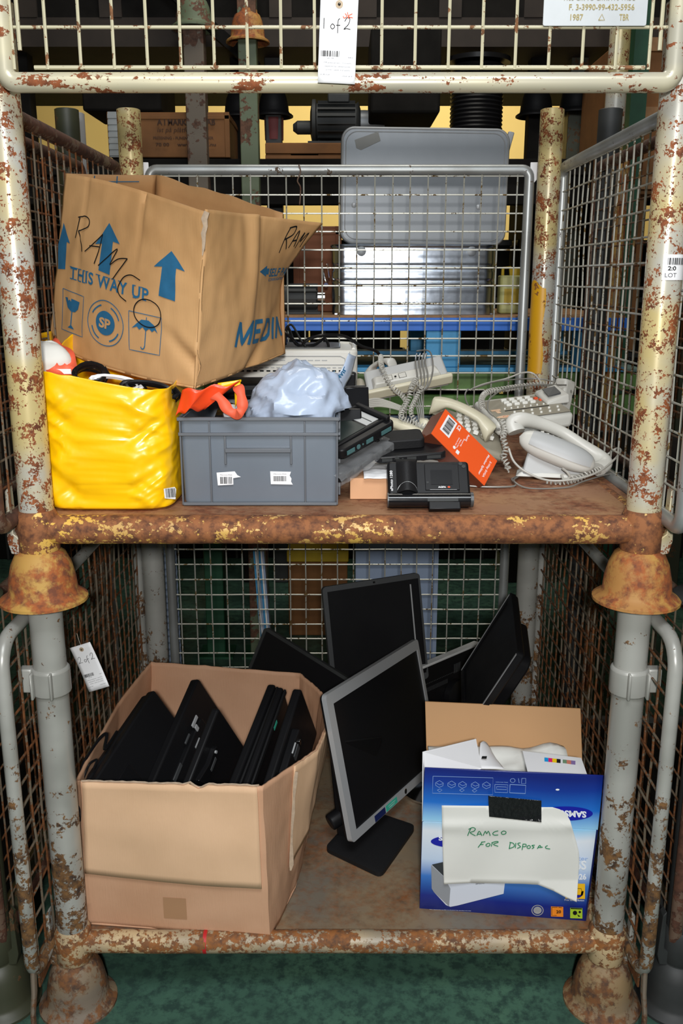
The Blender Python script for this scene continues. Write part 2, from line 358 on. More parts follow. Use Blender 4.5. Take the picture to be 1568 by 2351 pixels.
def frame_pts(W, H, r, n=6):
    return [(x, 0, y+H/2) for x, y in rrect(W, H, r, n)]
def panel(label, W, H, X, mt, mw, r=.015, cr=.03, pitch=.0525, wr=.0023, hooks=(), open_top=False, group=None, bulge=0, dents=0):
    """tube frame with welded wire mesh; local x along, z up, base at the bottom"""
    t = thing('mesh_panel', label, 'mesh panel', group=group); t.matrix_world = X
    MB().mat(mt).tube(frame_pts(W, H, cr), r, 12, closed=True).build('frame', t)
    mb = MB().mat(mw); nx = int((W-.02)/pitch); nzv = int((H-.02)/pitch); ox = (W-nx*pitch)/2; oz = (H-nzv*pitch)/2
    def w_(x, z, y): 
        if not bulge and not dents: return (x, y, z)
        d = bulge*noise.noise(Vector((x*5, z*5, 3)))+dents*noise.noise(Vector((x*17, z*17, 1)))
        return (x+d*.4, y+d, z+d*.5)
    ns = 14 if (bulge or dents) else 1
    for i in range(nx+1):
        x = -W/2+ox+i*pitch+random.uniform(-1, 1)*.0008
        mb.tube([w_(x, .004+(H-.008)*k/ns, -wr) for k in range(ns+1)], wr, 6)
    for j in range(nzv+1):
        z = oz+j*pitch+random.uniform(-1, 1)*.0008
        mb.tube([w_(-W/2+.004+(W-.008)*k/ns, z, wr) for k in range(ns+1)], wr, 6)
    mb.build('wire_mesh', t)
    return t
# rear panels
p1 = panel('galvanised rear mesh panel of upper stillage with rusty flecked top tube', 1.118, .765, TR((-.003, 1.09, 1.15)), M['galv'], M['wire'], pitch=.0523, cr=.022)
for s in (-1, 1):
    MB().mat(M['white']).prism([(0, 0), (.045, 0), (.045, -.02), (.005, -.065), (0, -.065)], -.004, .004, Matrix.Translation((s*.559, -.004, .785)) @ Matrix(((s, 0, 0, 0), (0, 0, -1, 0), (0, 1, 0, 0), (0, 0, 0, 1)))).build('corner_bracket', p1, bevel=.001)
p2 = panel('rear mesh panel of lower stillage behind the monitors', 1.085, .77, TR((-.01, 1.075, .165)), M['galv'], M['wire'], pitch=.0515, cr=.022, dents=.0016)
# side panels: X faces along the depth
def side(label, x, y0, y1, z0, z1, mt, mw, **k): return panel(label, y1-y0, z1-z0, TR((x, (y0+y1)/2, z0), rz=PI/2), mt, mw, **k)
side('left mesh side panel of upper stillage with brown top tube', -.642, -.10, 1.03, 1.15, 1.915, M['tube_brown'], M['wire_rust'], r=.016, bulge=.003)
side('right mesh side panel of upper stillage with grey top tube', .642, -.10, 1.03, 1.15, 1.915, M['galv'], M['wire'], r=.016, bulge=.003)
pl = side('rusty left mesh side panel of lower stillage, two of two tag on it', -.650, -.125, 1.04, .165, .93, M['post_low'], M['wire_rust'], r=.0145, cr=.06, bulge=.006, dents=.003, wr=.0027)
pr = side('right mesh side panel of lower stillage, beside the blue carton', .645, -.125, 1.04, .165, .93, M['post_low'], M['wire_rust'], r=.0145, cr=.06, bulge=.004, dents=.002, wr=.0027)
for pn in (pl, pr):    # rusted hook foot at the front lower corner
    MB().mat(M['bell_low']).tube([(-.575, 0, .02), (-.582, 0, -.03), (-.600, 0, -.07), (-.603, 0, -.13), (-.590, 0, -.16)], [.012, .011, .010, .009, .007], 8, flat=.5).build('hook_foot', pn)
    MB().mat(M['wire_rust']).bx(-.55, .55, -.002, .002, -.045, .012).build('lower_strip', pn)

# raised front panel with stamped plate
fp = thing('mesh_panel', 'cream front mesh panel with stamped plate, raised at the top of the photo', 'mesh panel', (0, -.07, 1.927))
W, H = 1.13, .765
MB().mat(M['cream_tube']).tube(frame_pts(W, H, .02), .0165, 16, closed=True).build('frame', fp)
mb = MB().mat(M['cream_wire'])
mb.tube([(-W/2+.05, 0, .0235), (W/2-.05, 0, .0235)], .0035, 6)
for k in range(20):
    x = -.548+k*.0562; mb.tube([(x, -.002, .02), (x+random.uniform(-1, 1)*.002, -.002, H-.01)], .0029, 6)
for k in range(13): mb.tube([(-W/2+.012, .003, .086+k*.059), (W/2-.012, .003, .086+k*.059)], .0029, 6)
for s in (-1, 1): mb.tube([(s*(W/2-.028), 0, .05), (s*(W/2-.026), 0, H-.02)], .0035, 6)
mb.build('wire_mesh', fp)
M['plate'] = plain('stamped grey plate', srgb(190, 194, 196), .4, .3, var=.06, vs=12)
pd = MB().mat(M['plate']); pd.prism(rrect(.172, .066, .003, 2), -.001, .001, TR((.423, -.0085, .118), rx=PI/2))
plate = pd.build('data_plate', fp, bevel=.0005)
mb = MB().mat(plain('raised plate lettering', srgb(150, 134, 78), .6)); fn = plane_fn((.337, -.0098, .085), (1, 0, 0), (0, 0, 1), .0008)
for st, x0, y0, x1, y1 in (('PANEL SIDE', .033, .053, .088, .0625), ('1155 C/R TO C/R x 770 WIDE', .033, .038, .150, .0475), ('F. 3-3990-99-432-5956', .042, .0235, .150, .0325), ('1987', .045, .008, .066, .0175), ('TBR', .126, .008, .142, .0175)):
    mb.shape(fit(st, x0, y0, x1, y1, bold=.01), fn)
mb.shape(pen([[(.092, .0085), (.097, .0175), (.102, .0085), (.092, .0085)]], .0012, 1), fn)
mb.build('stamped_lettering', plate)

# ---- hang tags
def hang_tag(label, X, first, txt):
    t = thing('hang_tag', label, 'tag'); t.matrix_world = X
    wd, h = .062, .133
    def surf(x, y, off=0): return Vector((x, -off*2.2-.004*math.sin(y/h*PI)*.6+x*x*.8, y))
    mb = MB().mat(M['white']); mb.grid(lambda u, v: surf((u-.5)*wd, -v*h), 6, 10); mb.build('card', t, solid=.0004)
    mb = MB(); fn = lambda x, y: surf(x, y, .0006)
    mb.mat(M['eyelet']).shape(disc(0, -.013, .0062, 20), fn); mb.build('eyelet', t)
    MB().mat(M['ink']).shape(disc(0, -.013, .0024, 12), lambda x, y: surf(x, y, .001)).build('eyelet_hole', t)
    mb = MB().mat(M['ink']); mb.shape(pen(first, .0011), fn); mb.shape(barcode(-.027, -.092, .004, -.083), fn)
    mb.mat(M['grey_ink'])
    mb.shape(fit('60178', -.016, -.0955, -.006, -.0935), fn); mb.shape(fit('RAMCO', .018, -.093, .026, -.0915, bold=.02), fn)
    for i, l in enumerate(('Office equipment - monitors,', 'keyboards, telephones,', 'printer, cables and tablets')):
        mb.shape(fit(l, -.022+.002*i, -.103-.0055*i, .024-.001*i, -.1-.0055*i), fn)
    mb.shape(fit('13-08-2024', -.027, -.121, -.012, -.1188), fn); mb.shape(fit('LVR0472819', .008, -.1225, .026, -.1203), fn)
    if txt: mb.mat(M['red_ink']); mb.shape(pen([[(.010, -.026), (.013, -.030), (.009, -.033), (.007, -.030)], [(.014, -.024), (.016, -.034)], [(.022, -.026), (.015, -.030), (.023, -.032)]], .0013), fn)
    mb.build('print', t)
    MB().mat(M['tag_string']).tube([(0, -.0015, -.013), (.001, .002, .0), (.002, .004, .02), (.004, .004, .032)], .0006, 5).build('string', t)
    return t
two = [(.0, .0), (.004, .006), (.009, .005), (.007, -.004), (-.001, -.012), (.004, -.011), (.011, -.012)]
one_of_two = [[(-.024, -.034), (-.024, -.050)], [(-.010, -.042), (-.013, -.046), (-.010, -.050), (-.006, -.046), (-.010, -.042)], [(.002, -.034), (-.001, -.038), (-.001, -.056)], [(-.004, -.044), (.003, -.044)], [(x*.9+.010, y*.95-.038) for x, y in two]]
hang_tag('white hang tag marked 1 of 2 on the raised front panel', TR((.000, -.095, 2.053), ry=R(2.5), rx=R(-2)), one_of_two, True)
two_of_two = [[(x*.9-.023, y*.95-.038) for x, y in two], [(-.004, -.042), (-.007, -.046), (-.004, -.050), (0, -.046), (-.004, -.042)], [(.008, -.034), (.004, -.038), (.004, -.056)], [(.001, -.044), (.008, -.043)], [(x*.9+.015, y*.95-.036) for x, y in two]]
# ================================================================ the aisle behind: racks, pallet, metal case, neighbours
M['blue'] = plain('blue pallet paint', srgb(38, 112, 214), .5, var=.12, vs=12)
M['ltblue'] = plain('faded light blue paint', srgb(66, 150, 200), .55, var=.15, vs=10)
M['wood'] = plain('pallet wood', srgb(150, 112, 76), .75, var=.3, vs=14, bmp=.2)
M['dwood'] = plain('shaded brown plywood', srgb(120, 78, 38), .75, var=.2, vs=7)
M['brown_card'] = plain('brown carton', srgb(112, 66, 40), .8, var=.1, vs=8)
M['aged_alu'] = plain('dull aluminium sheet', srgb(126, 130, 134), .45, .45, var=.08, vs=4, bmp=.04, bscale=7)
M['bright_alu'] = plain('bright dented aluminium', srgb(190, 200, 214), .22, 1, bmp=.5, bscale=4)
M['slab'] = plain('pale blue plastic sheet', srgb(150, 168, 196), .5, var=.05, vs=5)
M['dbrown'] = plain('very dark brown', srgb(46, 38, 32), .8, var=.3, vs=6)
M['dgrey'] = plain('dark grey metal', srgb(44, 46, 46), .6, var=.3, vs=8)
M['yellow'] = plain('dull yellow plastic', srgb(190, 160, 40), .5, var=.1)

# rear rack: green beams carry the pallet; silver post left, orange rusty post right
t = thing('pallet_rack', 'green pallet rack carrying the blue pallet behind the upper stillage', 'rack', (0, 1.40, 0))
MB().mat(M['green']).bx(-1.0, 1.05, 1.42, 1.48, 1.232, 1.295, None).build('front_beam', t, world=True, bevel=.003)
MB().mat(M['green']).bx(-1.0, 1.05, 1.425, 1.475, 1.145, 1.212).bx(-1.0, 1.05, 2.22, 2.27, 1.232, 1.295).build('lower_beam', t, world=True, bevel=.003)
MB().mat(plain('grey rack deck', srgb(104, 128, 122), .6, var=.1)).bx(-1.0, 1.05, 1.41, 2.28, 1.295, 1.303).build('shelf_deck', t, world=True)
MB().mat(M['silver']).lathe([(.038, 0), (.038, 2.125), (.035, 2.127), (.035, 1.9)], (-.872, 1.44, 0), 24, cap=False).build('upright', t, world=True)
MB().mat(M['bell_mid']).lathe([(.022, 0), (.022, 2.0)], (.905, 1.36, 0), 20).build('upright', t, world=True)
MB().mat(M['post_mid']).lathe([(.035, 1.5), (.035, 2.9)], (.947, 1.64, 0), 24).build('upright', t, world=True)
MB().mat(M['dgreen']).bx(1.09, 1.15, 1.95, 2.03, 0, 3.4).build('upright', t, world=True)
MB().mat(M['dgreen']).bx(.66, .72, 1.42, 1.47, 0, 2.0).build('upright', t, world=True)

def pallet(label, x0, x1, y0, y1, z0, mtop, medge, mblk, h=.19, grp=None, blocks=(.0, .5, 1)):
    t = thing('pallet', label, 'pallet', ((x0+x1)/2, (y0+y1)/2, z0), group=grp)
    mb = MB().mat(mtop); n = 5
    for k in range(n):
        ya = y0+.02+(y1-y0-.02)*k/n; mb.bx(x0, x1, ya, ya+(y1-y0)/n*.84, z0+h-.012, z0+h)
    mb.build('top_boards', t, world=True, bevel=.002)
    for ya in (y0, y1-.02): MB().mat(medge).bx(x0, x1, ya, ya+.02, z0+h-.048, z0+h-.006).build('edge_board', t, world=True, bevel=.002)
    for f in blocks:
        for y in (y0+.01, y1-.11): MB().mat(mblk).bx(x0+(x1-x0-.115)*f, x0+(x1-x0-.115)*f+.115, y, y+.1, z0+.014, z0+h-.048).build('block', t, world=True, bevel=.003)
    MB().mat(mblk).bx(x0, x1, y0, y0+.1, z0, z0+.014).bx(x0, x1, y1-.1, y1, z0, z0+.014).build('runner', t, world=True)
    return t
pallet('blue edged wooden pallet under the metal case', -.45, .95, 1.33, 2.15, 1.303, M['wood'], M['blue'], M['ltblue'], .183, blocks=(.06, .573, .97))

# metal case with its lid standing up
t = thing('metal_case', 'aluminium case with raised lid on the blue pallet', 'case', (.25, 1.6, 1.487))
def csurf(x0, x1, y0, y1, z0, z1, r):
    def fn(u, v):
        P = rrect(x1-x0, y1-y0, r, 6); n = len(P); k = u*n; i = int(k) % n; a = P[i]; b = P[(i+1) % n]; f_ = k-int(k)
        x = a[0]+(b[0]-a[0])*f_; y = a[1]+(b[1]-a[1])*f_
        s = 1+.0022*sum(math.exp(-((v-c)/.018)**2) for c in (.14, .42, .5, .66, .72))*(-4) + .004*noise.noise(Vector((x*7, y*7, v*3)))
        return Vector(((x0+x1)/2+x*s, (y0+y1)/2+y*s, z0+(z1-z0)*v))
    return fn
mb = MB().mat(M['bright_alu']).grid(csurf(-.03, .53, 1.43, 1.86, 1.487, 1.712, .045), 28, 60, closed=True); mb.bx(-.02, .52, 1.44, 1.85, 1.487, 1.491)
body = mb.build('case_body', t, world=True)
mb = MB().mat(M['bright_alu']).tube([(x+.25, y+1.645, 1.712) for x, y in rrect(.56, .43, .045, 6)], .006, 8, closed=True); mb.build('rim', t, world=True)
mb = MB().mat(plain('embossed lettering', srgb(225, 228, 232), .2, .9)); fn = plane_fn((.2, 1.4265, 1.520), (1, 0, 0), (0, 0, 1), .0004)
mb.shape(fit('ALTE', .02, .022, .09, .040, bold=.02), fn); mb.shape(fit('ROUCHET', .005, .0, .085, .013, bold=.02), fn); mb.build('embossed_lettering', body, world=True)
for x in (.07, .44): MB().mat(M['aged_alu']).lathe([(.016, 0), (.016, .003), (.006, .005)], (0, 0, 0), 16, TR((x, 1.428, 1.695), rx=PI/2)).build('rivet_plate', t, world=True)
X = TR((.284, 1.56, 1.718), rx=R(-2), ry=R(.8)); W, H = .575, .385
ld = MB().mat(M['aged_alu']).prism(rrect(W, H, .045, 8), -.012, .012, X @ TR((0, 0, H/2), rx=PI/2)).build('lid', t, world=True, bevel=.006, seg=3)
mb = MB().mat(M['silver'])
for off, r in ((.006, .0035), (.017, .0018)): mb.tube([X @ Vector((x, -.0125, z+H/2)) for x, z in rrect(W-off*2, H-off*2, .04, 8)], r, 6, closed=True)
mb.build('lid_rim', ld, world=True)
for x in (-.24, .19): MB().mat(M['silver']).lathe([(.009, 0), (.009, .002), (.004, .004)], (0, 0, 0), 16, X @ TR((x, -.012, .13), rx=PI/2)).build('rivet', ld, world=True)
fn = plane_fn(X @ Vector((-.235, -.0122, .315)), (.93, 0, .36), (-.36, 0, .93), .0008)
mb = MB().mat(plain('old label residue', srgb(138, 138, 134), .6)).shape(poly([(0, 0), (.012, -.012), (.085, -.008), (.088, .022), (.004, .026)]), fn).build('label_residue', ld, world=True)
MB().mat(M['silver']).box((0, 0, 0), (.02, .02, .13), TR((.57, 1.60, 2.03), ry=R(14))).build('lid_stay', t, world=True, bevel=.003)
MB().mat(M['chrome']).tube([(-.055, 1.50, 1.60), (-.06, 1.47, 1.64), (-.045, 1.46, 1.655), (-.04, 1.48, 1.61)], .004, 8).tube([(-.05, 1.5, 1.60), (-.05, 1.46, 1.585)], .008, 8).build('handle', t, world=True)

# yellow plastic jug right of the case, small motor left of it, brown cartons
t = thing('jug', 'pale yellow plastic jug right of the metal case', 'jug', (.60, 1.56, 1.487))
MB().mat(plain('pale yellow plastic', srgb(188, 186, 120), .5)).prism(rrect(.085, .07, .012, 4), 0, .13).build('body', t, bevel=.006, seg=3)
MB().mat(M['yellow']).lathe([(.016, .13), (.016, .15), (.013, .155)], (.015, 0, 0), 16).tube([(-.03, 0, .12), (-.03, 0, .155), (-.005, 0, .157), (0, 0, .13)], .006, 8).build('cap', t)
MB().mat(M['yellow']).prism([(0, 0), (.05, 0), (.05, .055), (0, .055)], 0, .001, TR((-.028, -.0362, .03), rx=PI/2)).build('label', t)
t = thing('electric_motor', 'small black finned motor left of the metal case', 'motor', (-.13, 1.52, 1.487))
mb = MB().mat(M['dgrey']); mb.lathe([(.03, -.07), (.044, -.065), (.044, .045), (.03, .05)], (0, 0, 0), 24, TR((0, 0, .052), ry=PI/2))
for k in range(12): a = PI*2*k/12; mb.box((0, 0, .046), (.1, .003, .010), TR((0, 0, .052)) @ Matrix.Rotation(a, 4, 'X'))
mb.build('housing', t); MB().mat(M['chrome']).lathe([(.02, 0), (.02, .03)], (0, 0, 0), 16, TR((.045, 0, .055), ry=PI/2)).build('end_cap', t)
MB().mat(M['dgrey']).box((0, 0, .004), (.12, .08, .008)).build('base', t)

def carton(label, x0, x1, y0, y1, z0, z1, m, grp=None, cat='box', nm='carton', strap=None):
    t = thing(nm, label, cat, ((x0+x1)/2, (y0+y1)/2, z0), group=grp)
    mb = MB().mat(m).bx(x0, x1, y0, y1, z0, z1); mb.build('body', t, world=True, bevel=.004)
    mb = MB().mat(strap or m)
    mb.bx(x0-.004, x1+.004, y0-.004, y1+.004, z1-.03, z1-.012); mb.bx(x0-.003, x0+.02, y0-.004, y0, z0, z1); mb.bx(x1-.02, x1+.003, y0-.004, y0, z0, z1)
    mb.build('rim' if nm == 'crate' else 'edge_strip', t, world=True, bevel=.002)
    return t
carton('brown carton stack left of the metal case', -.17, .0, 1.7, 1.98, 1.487, 1.79, M['brown_card'])
ct = carton('yellowish printed wooden crate with metal corner strips, top left behind', -1.04, -.50, 2.62, 3.1, 2.135, 2.325, M['dwood'], nm='crate', cat='crate', strap=M['dwood'])
fn = plane_fn((-.86, 2.612, 2.16), (1, 0, 0), (0, 0, 1), .001)
mb = MB().mat(plain('dark stencil ink', srgb(58, 36, 24), .8)); mb.shape(fit('A I MARKARYD AB', .04, .11, .30, .135, bold=.03), fn); mb.shape(fit('ist på plåtformning', .04, .075, .27, .10, shear=.2), fn)
mb.shape(fit('PRESSNING - PUNSNING - 3D-LASER', .02, .05, .29, .062, bold=.02), fn); mb.shape(fit('70 00     www.irpekta.nu', .03, .018, .30, .036, bold=.02), fn); mb.build('stencil', ct, world=True)
mb = MB().mat(M['galv'])
for k in range(7): mb.box((-1.015, 2.606, 2.15+k*.026), (.045, .008, .018))
mb.bx(-1.037, -.995, 2.608, 2.612, 2.135, 2.325); mb.build('corner_strip', ct, world=True)

# high rack with the stillage posts behind: two shelves
t = thing('storage_rack', 'tall dark rack of posts and shelves behind the stillages', 'rack', (0, 2.9, 0))
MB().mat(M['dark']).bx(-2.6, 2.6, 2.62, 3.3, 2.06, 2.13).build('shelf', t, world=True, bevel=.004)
MB().mat(M['dark']).bx(-2.6, 2.6, 2.64, 2.70, 1.935, 2.06).build('beam_and_gloom', t, world=True, bevel=.004)  # dark beam that also stands in for the darkness under the shelf
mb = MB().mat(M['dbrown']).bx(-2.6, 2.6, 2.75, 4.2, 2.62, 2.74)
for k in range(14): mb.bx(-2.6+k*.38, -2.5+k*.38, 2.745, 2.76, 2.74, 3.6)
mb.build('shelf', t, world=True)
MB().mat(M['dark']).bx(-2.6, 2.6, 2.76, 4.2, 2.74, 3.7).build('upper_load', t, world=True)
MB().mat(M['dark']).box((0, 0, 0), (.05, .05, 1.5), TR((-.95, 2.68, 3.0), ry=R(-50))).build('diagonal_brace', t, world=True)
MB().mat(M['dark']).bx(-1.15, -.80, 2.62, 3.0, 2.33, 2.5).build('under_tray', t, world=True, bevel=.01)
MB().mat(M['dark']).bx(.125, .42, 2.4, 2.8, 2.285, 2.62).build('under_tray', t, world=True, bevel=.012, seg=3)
def upright(x, y, w_, m, mbell=None, zb=None, round_=False, z0=0, z1=3.6):
    mb = MB().mat(m)
    if round_: mb.lathe([(w_/2, z0), (w_/2, z1)], (x, y, 0), 20)
    else: mb.bx(x-w_/2, x+w_/2, y-w_/2, y+w_/2, z0, z1)
    p = mb.build('upright', t, world=True, bevel=.004)
    if mbell: b_ = MB().mat(mbell); bell(b_, x, y, zb, .13, w_/2+.003, w_/2+.055); b_.build('bell_foot', p, world=True)
upright(-.637, 2.6, .088, M['greybrown'], M['olive_rust'], 2.655)
upright(-.405, 2.6, .080, M['olive_rust'], M['bell_mid'], 2.60)
upright(-.49, 3.0, .075, M['dark'], M['black_rough'], 2.36)
upright(-.325, 3.0, .078, M['dgrey'], M['black_rough'], 2.365)
upright(.945, 3.0, .085, M['dark'], M['black_rough'], 2.365)
upright(1.135, 3.0, .085, M['olive'], M['black_rough'], 2.38)
upright(-1.5, 2.9, .09, M['dark']); upright(1.75, 2.9, .09, M['olive'])
MB().mat(plain('faded red wrap', srgb(110, 50, 50), .7)).lathe([(.045, 2.26), (.047, 2.36)], (-.325, 3.0, 0), 14).build('red_wrap', t, world=True)
# things on the shelf
t = thing('electric_motor', 'large dark finned motor behind the raised panel, left of the case lid', 'motor', (.0, 2.75, 2.20))
mb = MB().mat(M['dgrey']).lathe([(.05, -.14), (.1, -.13), (.1, -.115), (.082, -.11), (.082, .07), (.09, .08), (.06, .09)], (0, 0, 0), 28, TR((0, 0, .10), ry=PI/2))
for k in range(18): a = PI*2*k/18; mb.box((-.02, 0, .085), (.17, .004, .02), TR((0, 0, .10)) @ Matrix.Rotation(a, 4, 'X'))
mb.build('housing', t); MB().mat(M['dgrey']).box((-.01, 0, .2), (.1, .08, .04)).build('terminal_box', t, bevel=.006)
MB().mat(M['aged_alu']).lathe([(.055, .09), (.055, .16), (.04, .2)], (0, 0, 0), 20, TR((0, 0, .1), ry=PI/2)).build('gear_head', t)
MB().mat(M['dgrey']).lathe([(.015, -.22), (.03, -.2), (.03, -.14)], (0, 0, 0), 14, TR((0, 0, .08), ry=PI/2)).box((0, 0, .006), (.3, .16, .012)).build('base', t)
pallet('orange brown wooden pallet under the large motor', -.34, .25, 2.62, 3.1, 2.13, M['dwood'], M['dwood'], M['dwood'], .07)
t = thing('cable_drum', 'black drum of wound cable above the case lid', 'drum', (.635, 2.85, 2.13))
pr_ = [(.10, .02)]
for k in range(22): z = .04+k*.018; pr_ += [(.118, z), (.124, z+.009)]
MB().mat(M['black']).lathe(pr_+[(.10, .44)], n=32).build('wound_cable', t)
for z in (0, .44): MB().mat(M['black']).lathe([(.15, z), (.15, z+.02)], n=32).build('flange', t)
t = thing('plywood_crate', 'orange brown plywood crate behind the upper right mesh', 'crate', (1.5, 2.2, 1.3))
mb = MB().mat(M['dwood']).bx(1.14, 1.9, 2.3, 2.9, 1.95, 2.55); mb.build('panel', t, world=True, bevel=.004)
mb = MB().mat(M['wood'])
for z in (1.97, 2.24, 2.5): mb.bx(1.13, 1.91, 2.285, 2.3, z, z+.05)
mb.build('batten', t, world=True)
for xa in (1.2, 1.7): MB().mat(M['dwood']).bx(xa, xa+.1, 2.35, 2.85, 1.3, 1.95).build('leg', t, world=True)

# rows of dark crates further back
rnd = random.Random(4)
def dark_crate():
    t = thing('crate', 'dark crate stacked in the gloom behind the rear mesh', 'crate', group='dark crates stacked behind the stillages')
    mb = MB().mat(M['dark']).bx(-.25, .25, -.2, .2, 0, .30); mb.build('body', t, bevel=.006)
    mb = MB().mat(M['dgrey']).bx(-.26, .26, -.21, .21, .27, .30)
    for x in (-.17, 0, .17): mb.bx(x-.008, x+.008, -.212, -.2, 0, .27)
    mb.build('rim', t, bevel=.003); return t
dc = dark_crate(); dc.location = (-1.62, 3.35, 0); first = True
for row, (yy, top) in enumerate(((3.6, 6),)):
    for i, x in enumerate([-2.7+.56*k for k in range(11)]):
        for k in range(top + (1 if i % 5 == 2 else 0)):
            o = dc if first else copy_tree(dc); first = False
            o.location = (x+rnd.uniform(-.02, .02), yy+rnd.uniform(-.02, .02), k*.302); o.rotation_euler.z = rnd.uniform(-.03, .03)
# lower level things seen through the rear mesh
t = thing('column', 'green painted column behind the lower stillage', 'column', (-.53, 2.0, 0)); MB().mat(M['dgreen']).bx(-.585, -.505, 1.96, 2.04, 0, 1.23).build('shaft', t, world=True, bevel=.004); MB().mat(M['dgreen']).bx(-.62, -.47, 1.93, 2.07, 0, .01).build('base_plate', t, world=True)
t = thing('column', 'grey green column behind the lower stillage, right of the green one', 'column', (-.36, 2.0, 0)); MB().mat(M['olive_rust']).bx(-.395, -.325, 1.965, 2.035, 0, 1.23).build('shaft', t, world=True, bevel=.004); MB().mat(M['dgreen']).bx(-.43, -.29, 1.93, 2.07, 0, .01).build('base_plate', t, world=True)
t = thing('plastic_sheet', 'pale blue grey slab standing behind the silver monitor', 'sheet', (.2, 1.5, 0)); MB().mat(M['slab']).bx(.055, .35, 1.5, 1.56, .01, 1.13).build('slab', t, world=True, bevel=.004); MB().mat(M['slab']).bx(.35, .365, 1.495, 1.565, .01, 1.13).build('edge_strip', t, world=True)
t = thing('strip_bundle', 'stack of blue and white strips standing behind the lower rear mesh', 'strips', (-.28, 1.6, 0))
for k in range(6): MB().mat((M['ltblue'], M['white'], M['slab'])[k % 3]).box((0, 0, .3), (.006, .05, .6), TR((-.30+k*.007, 1.6, .0), ry=R(-3))).build('strip', t, world=True)
t = thing('roller_curtain', 'blue grey ribbed strip between the rear post and mesh', 'curtain', (-.61, 1.3, 0))
mb = MB().mat(M['slab']); mb.grid(lambda u, v: (-.625+u*.05, 1.3+.004*math.sin(v*180), v*.72), 2, 160); mb.build('ribbed_strip', t, world=True, solid=.003); MB().mat(M['dgrey']).bx(-.63, -.57, 1.29, 1.32, 0, .02).build('foot', t, world=True)
t = thing('yellow_crate', 'dull ochre crate behind the lower rear mesh', 'crate', (-.1, 2.3, 0)); MB().mat(M['dwood']).bx(-.24, .03, 2.2, 2.6, 0, .40).build('body', t, world=True, bevel=.006); MB().mat(M['yellow']).bx(-.245, .035, 2.195, 2.605, .36, .41).build('rim', t, world=True, bevel=.004)

# neighbouring stillages and their side panels
g = 'neighbouring stillages'
def neighbour(x, m, lab):
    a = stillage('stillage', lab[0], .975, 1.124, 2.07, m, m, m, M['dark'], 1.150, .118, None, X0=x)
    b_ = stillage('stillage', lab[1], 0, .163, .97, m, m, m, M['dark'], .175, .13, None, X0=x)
neighbour(-1.375, M['olive'], ('dark olive neighbouring stillage at the upper left edge', 'dark olive neighbouring stillage at the lower left edge'))
neighbour(1.365, M['dgrey'], ('dark grey neighbouring stillage at the upper right edge', 'dark grey neighbouring stillage at the lower right edge'))
for x, z, l in ((.74, 1.15, 'rusty mesh panel of the upper right neighbour'), (.745, .165, 'rusty mesh panel of the lower right neighbour'), (-.745, 1.15, 'dark mesh panel of the upper left neighbour'), (-.755, .165, 'dark mesh panel of the lower left neighbour')):
    side(l, x, -.02, 1.03, z, z+.765, M['tube_brown'], M['wire_rust'], r=.015)
# ================================================================ goods on the upper stillage
_p = R(14.4); _F = Vector((0, math.cos(_p), -math.sin(_p))); _U = Vector((0, math.sin(_p), math.cos(_p)))
def at(x, y, Y):
    """sight line through a spot of the photo, met at depth Y"""
    d = _F+Vector(((x-784)/2084, 0, 0))-_U*((y-1175.5)/2084); return Vector((.003, -1.74, 1.605))+d*((Y+1.74)/d.y)
def frame3(o, px, py):
    o, px, py = Vector(o), Vector(px), Vector(py); x = (px-o).normalized(); z = x.cross(py-o).normalized(); y = z.cross(x)
    m_ = Matrix((x, y, z)).transposed().to_4x4(); m_.translation = o; return m_
def place(name, label, cat, X, group=None):
    t = thing(name, label, cat, group=group); t.matrix_world = X; return t
def cardboard(name, c, c2=None, sc=(1, 1, 1), bs=.25):
    m, nt, b = _new(name); n = nz(nt, 3, 5, .6); w1 = nz(nt, 60, 3, .6, (6, 6, .35)); c2 = c2 or tuple(v*.8 for v in c)
    nt.links.new(ramp(nt, n, [(.3, c2), (.6, c)]), b.inputs['Base Color']); b.inputs['Roughness'].default_value = .62; b.inputs['Specular IOR Level'].default_value = .35
    bump(nt, b, w1, bs, .0012); return m
M['card'] = cardboard('brown corrugated card', srgb(200, 157, 108), srgb(182, 138, 90))
M['card_in'] = cardboard('inside of card', srgb(178, 136, 90), srgb(160, 118, 76))
M['card_pink'] = cardboard('pinkish corrugated card', srgb(206, 162, 130), srgb(192, 146, 114), bs=.5)
M['card_edge'] = plain('torn card edge', srgb(170, 150, 128), .8, var=.2, vs=80)
M['bag_yellow'] = plain('yellow bag film', srgb(255, 196, 4), .32, var=.05, vs=5, bmp=.35, bscale=11, coat=.3)
M['bag_red'] = plain('orange red bag film', srgb(240, 74, 30), .35, var=.06, vs=9, bmp=.3, bscale=14)
M['strap'] = plain('coral strap', srgb(236, 98, 66), .6, var=.05, vs=20)
M['crate'] = plain('grey crate plastic', srgb(112, 120, 130), .38, var=.05, vs=7)
M['crate_d'] = plain('grey crate ribs', srgb(96, 100, 106), .42)
M['poly'] = plain('pale blue grey mailing film', srgb(176, 190, 212), .26, var=.06, vs=6, bmp=.3, bscale=16)
M['phone'] = plain('grey beige phone plastic', srgb(204, 203, 196), .38, var=.03, vs=9)
M['phone_c'] = plain('aged cream phone plastic', srgb(206, 200, 176), .38, var=.04, vs=9)
M['phone_g'] = plain('phone face grey', srgb(150, 144, 128), .45)
M['phone_u'] = plain('phone underside', srgb(176, 178, 178), .42)
M['cord'] = plain('grey cord', srgb(178, 176, 168), .36)
M['cord_d'] = plain('darker grey cord', srgb(122, 120, 114), .32)
M['key'] = plain('white key', srgb(232, 232, 226), .4)
M['orange'] = plain('orange printed card', srgb(236, 92, 40), .3)
M['tan'] = plain('smooth tan card', srgb(212, 162, 122), .7, var=.03)
M['printer'] = plain('white printer plastic', srgb(224, 222, 214), .45)

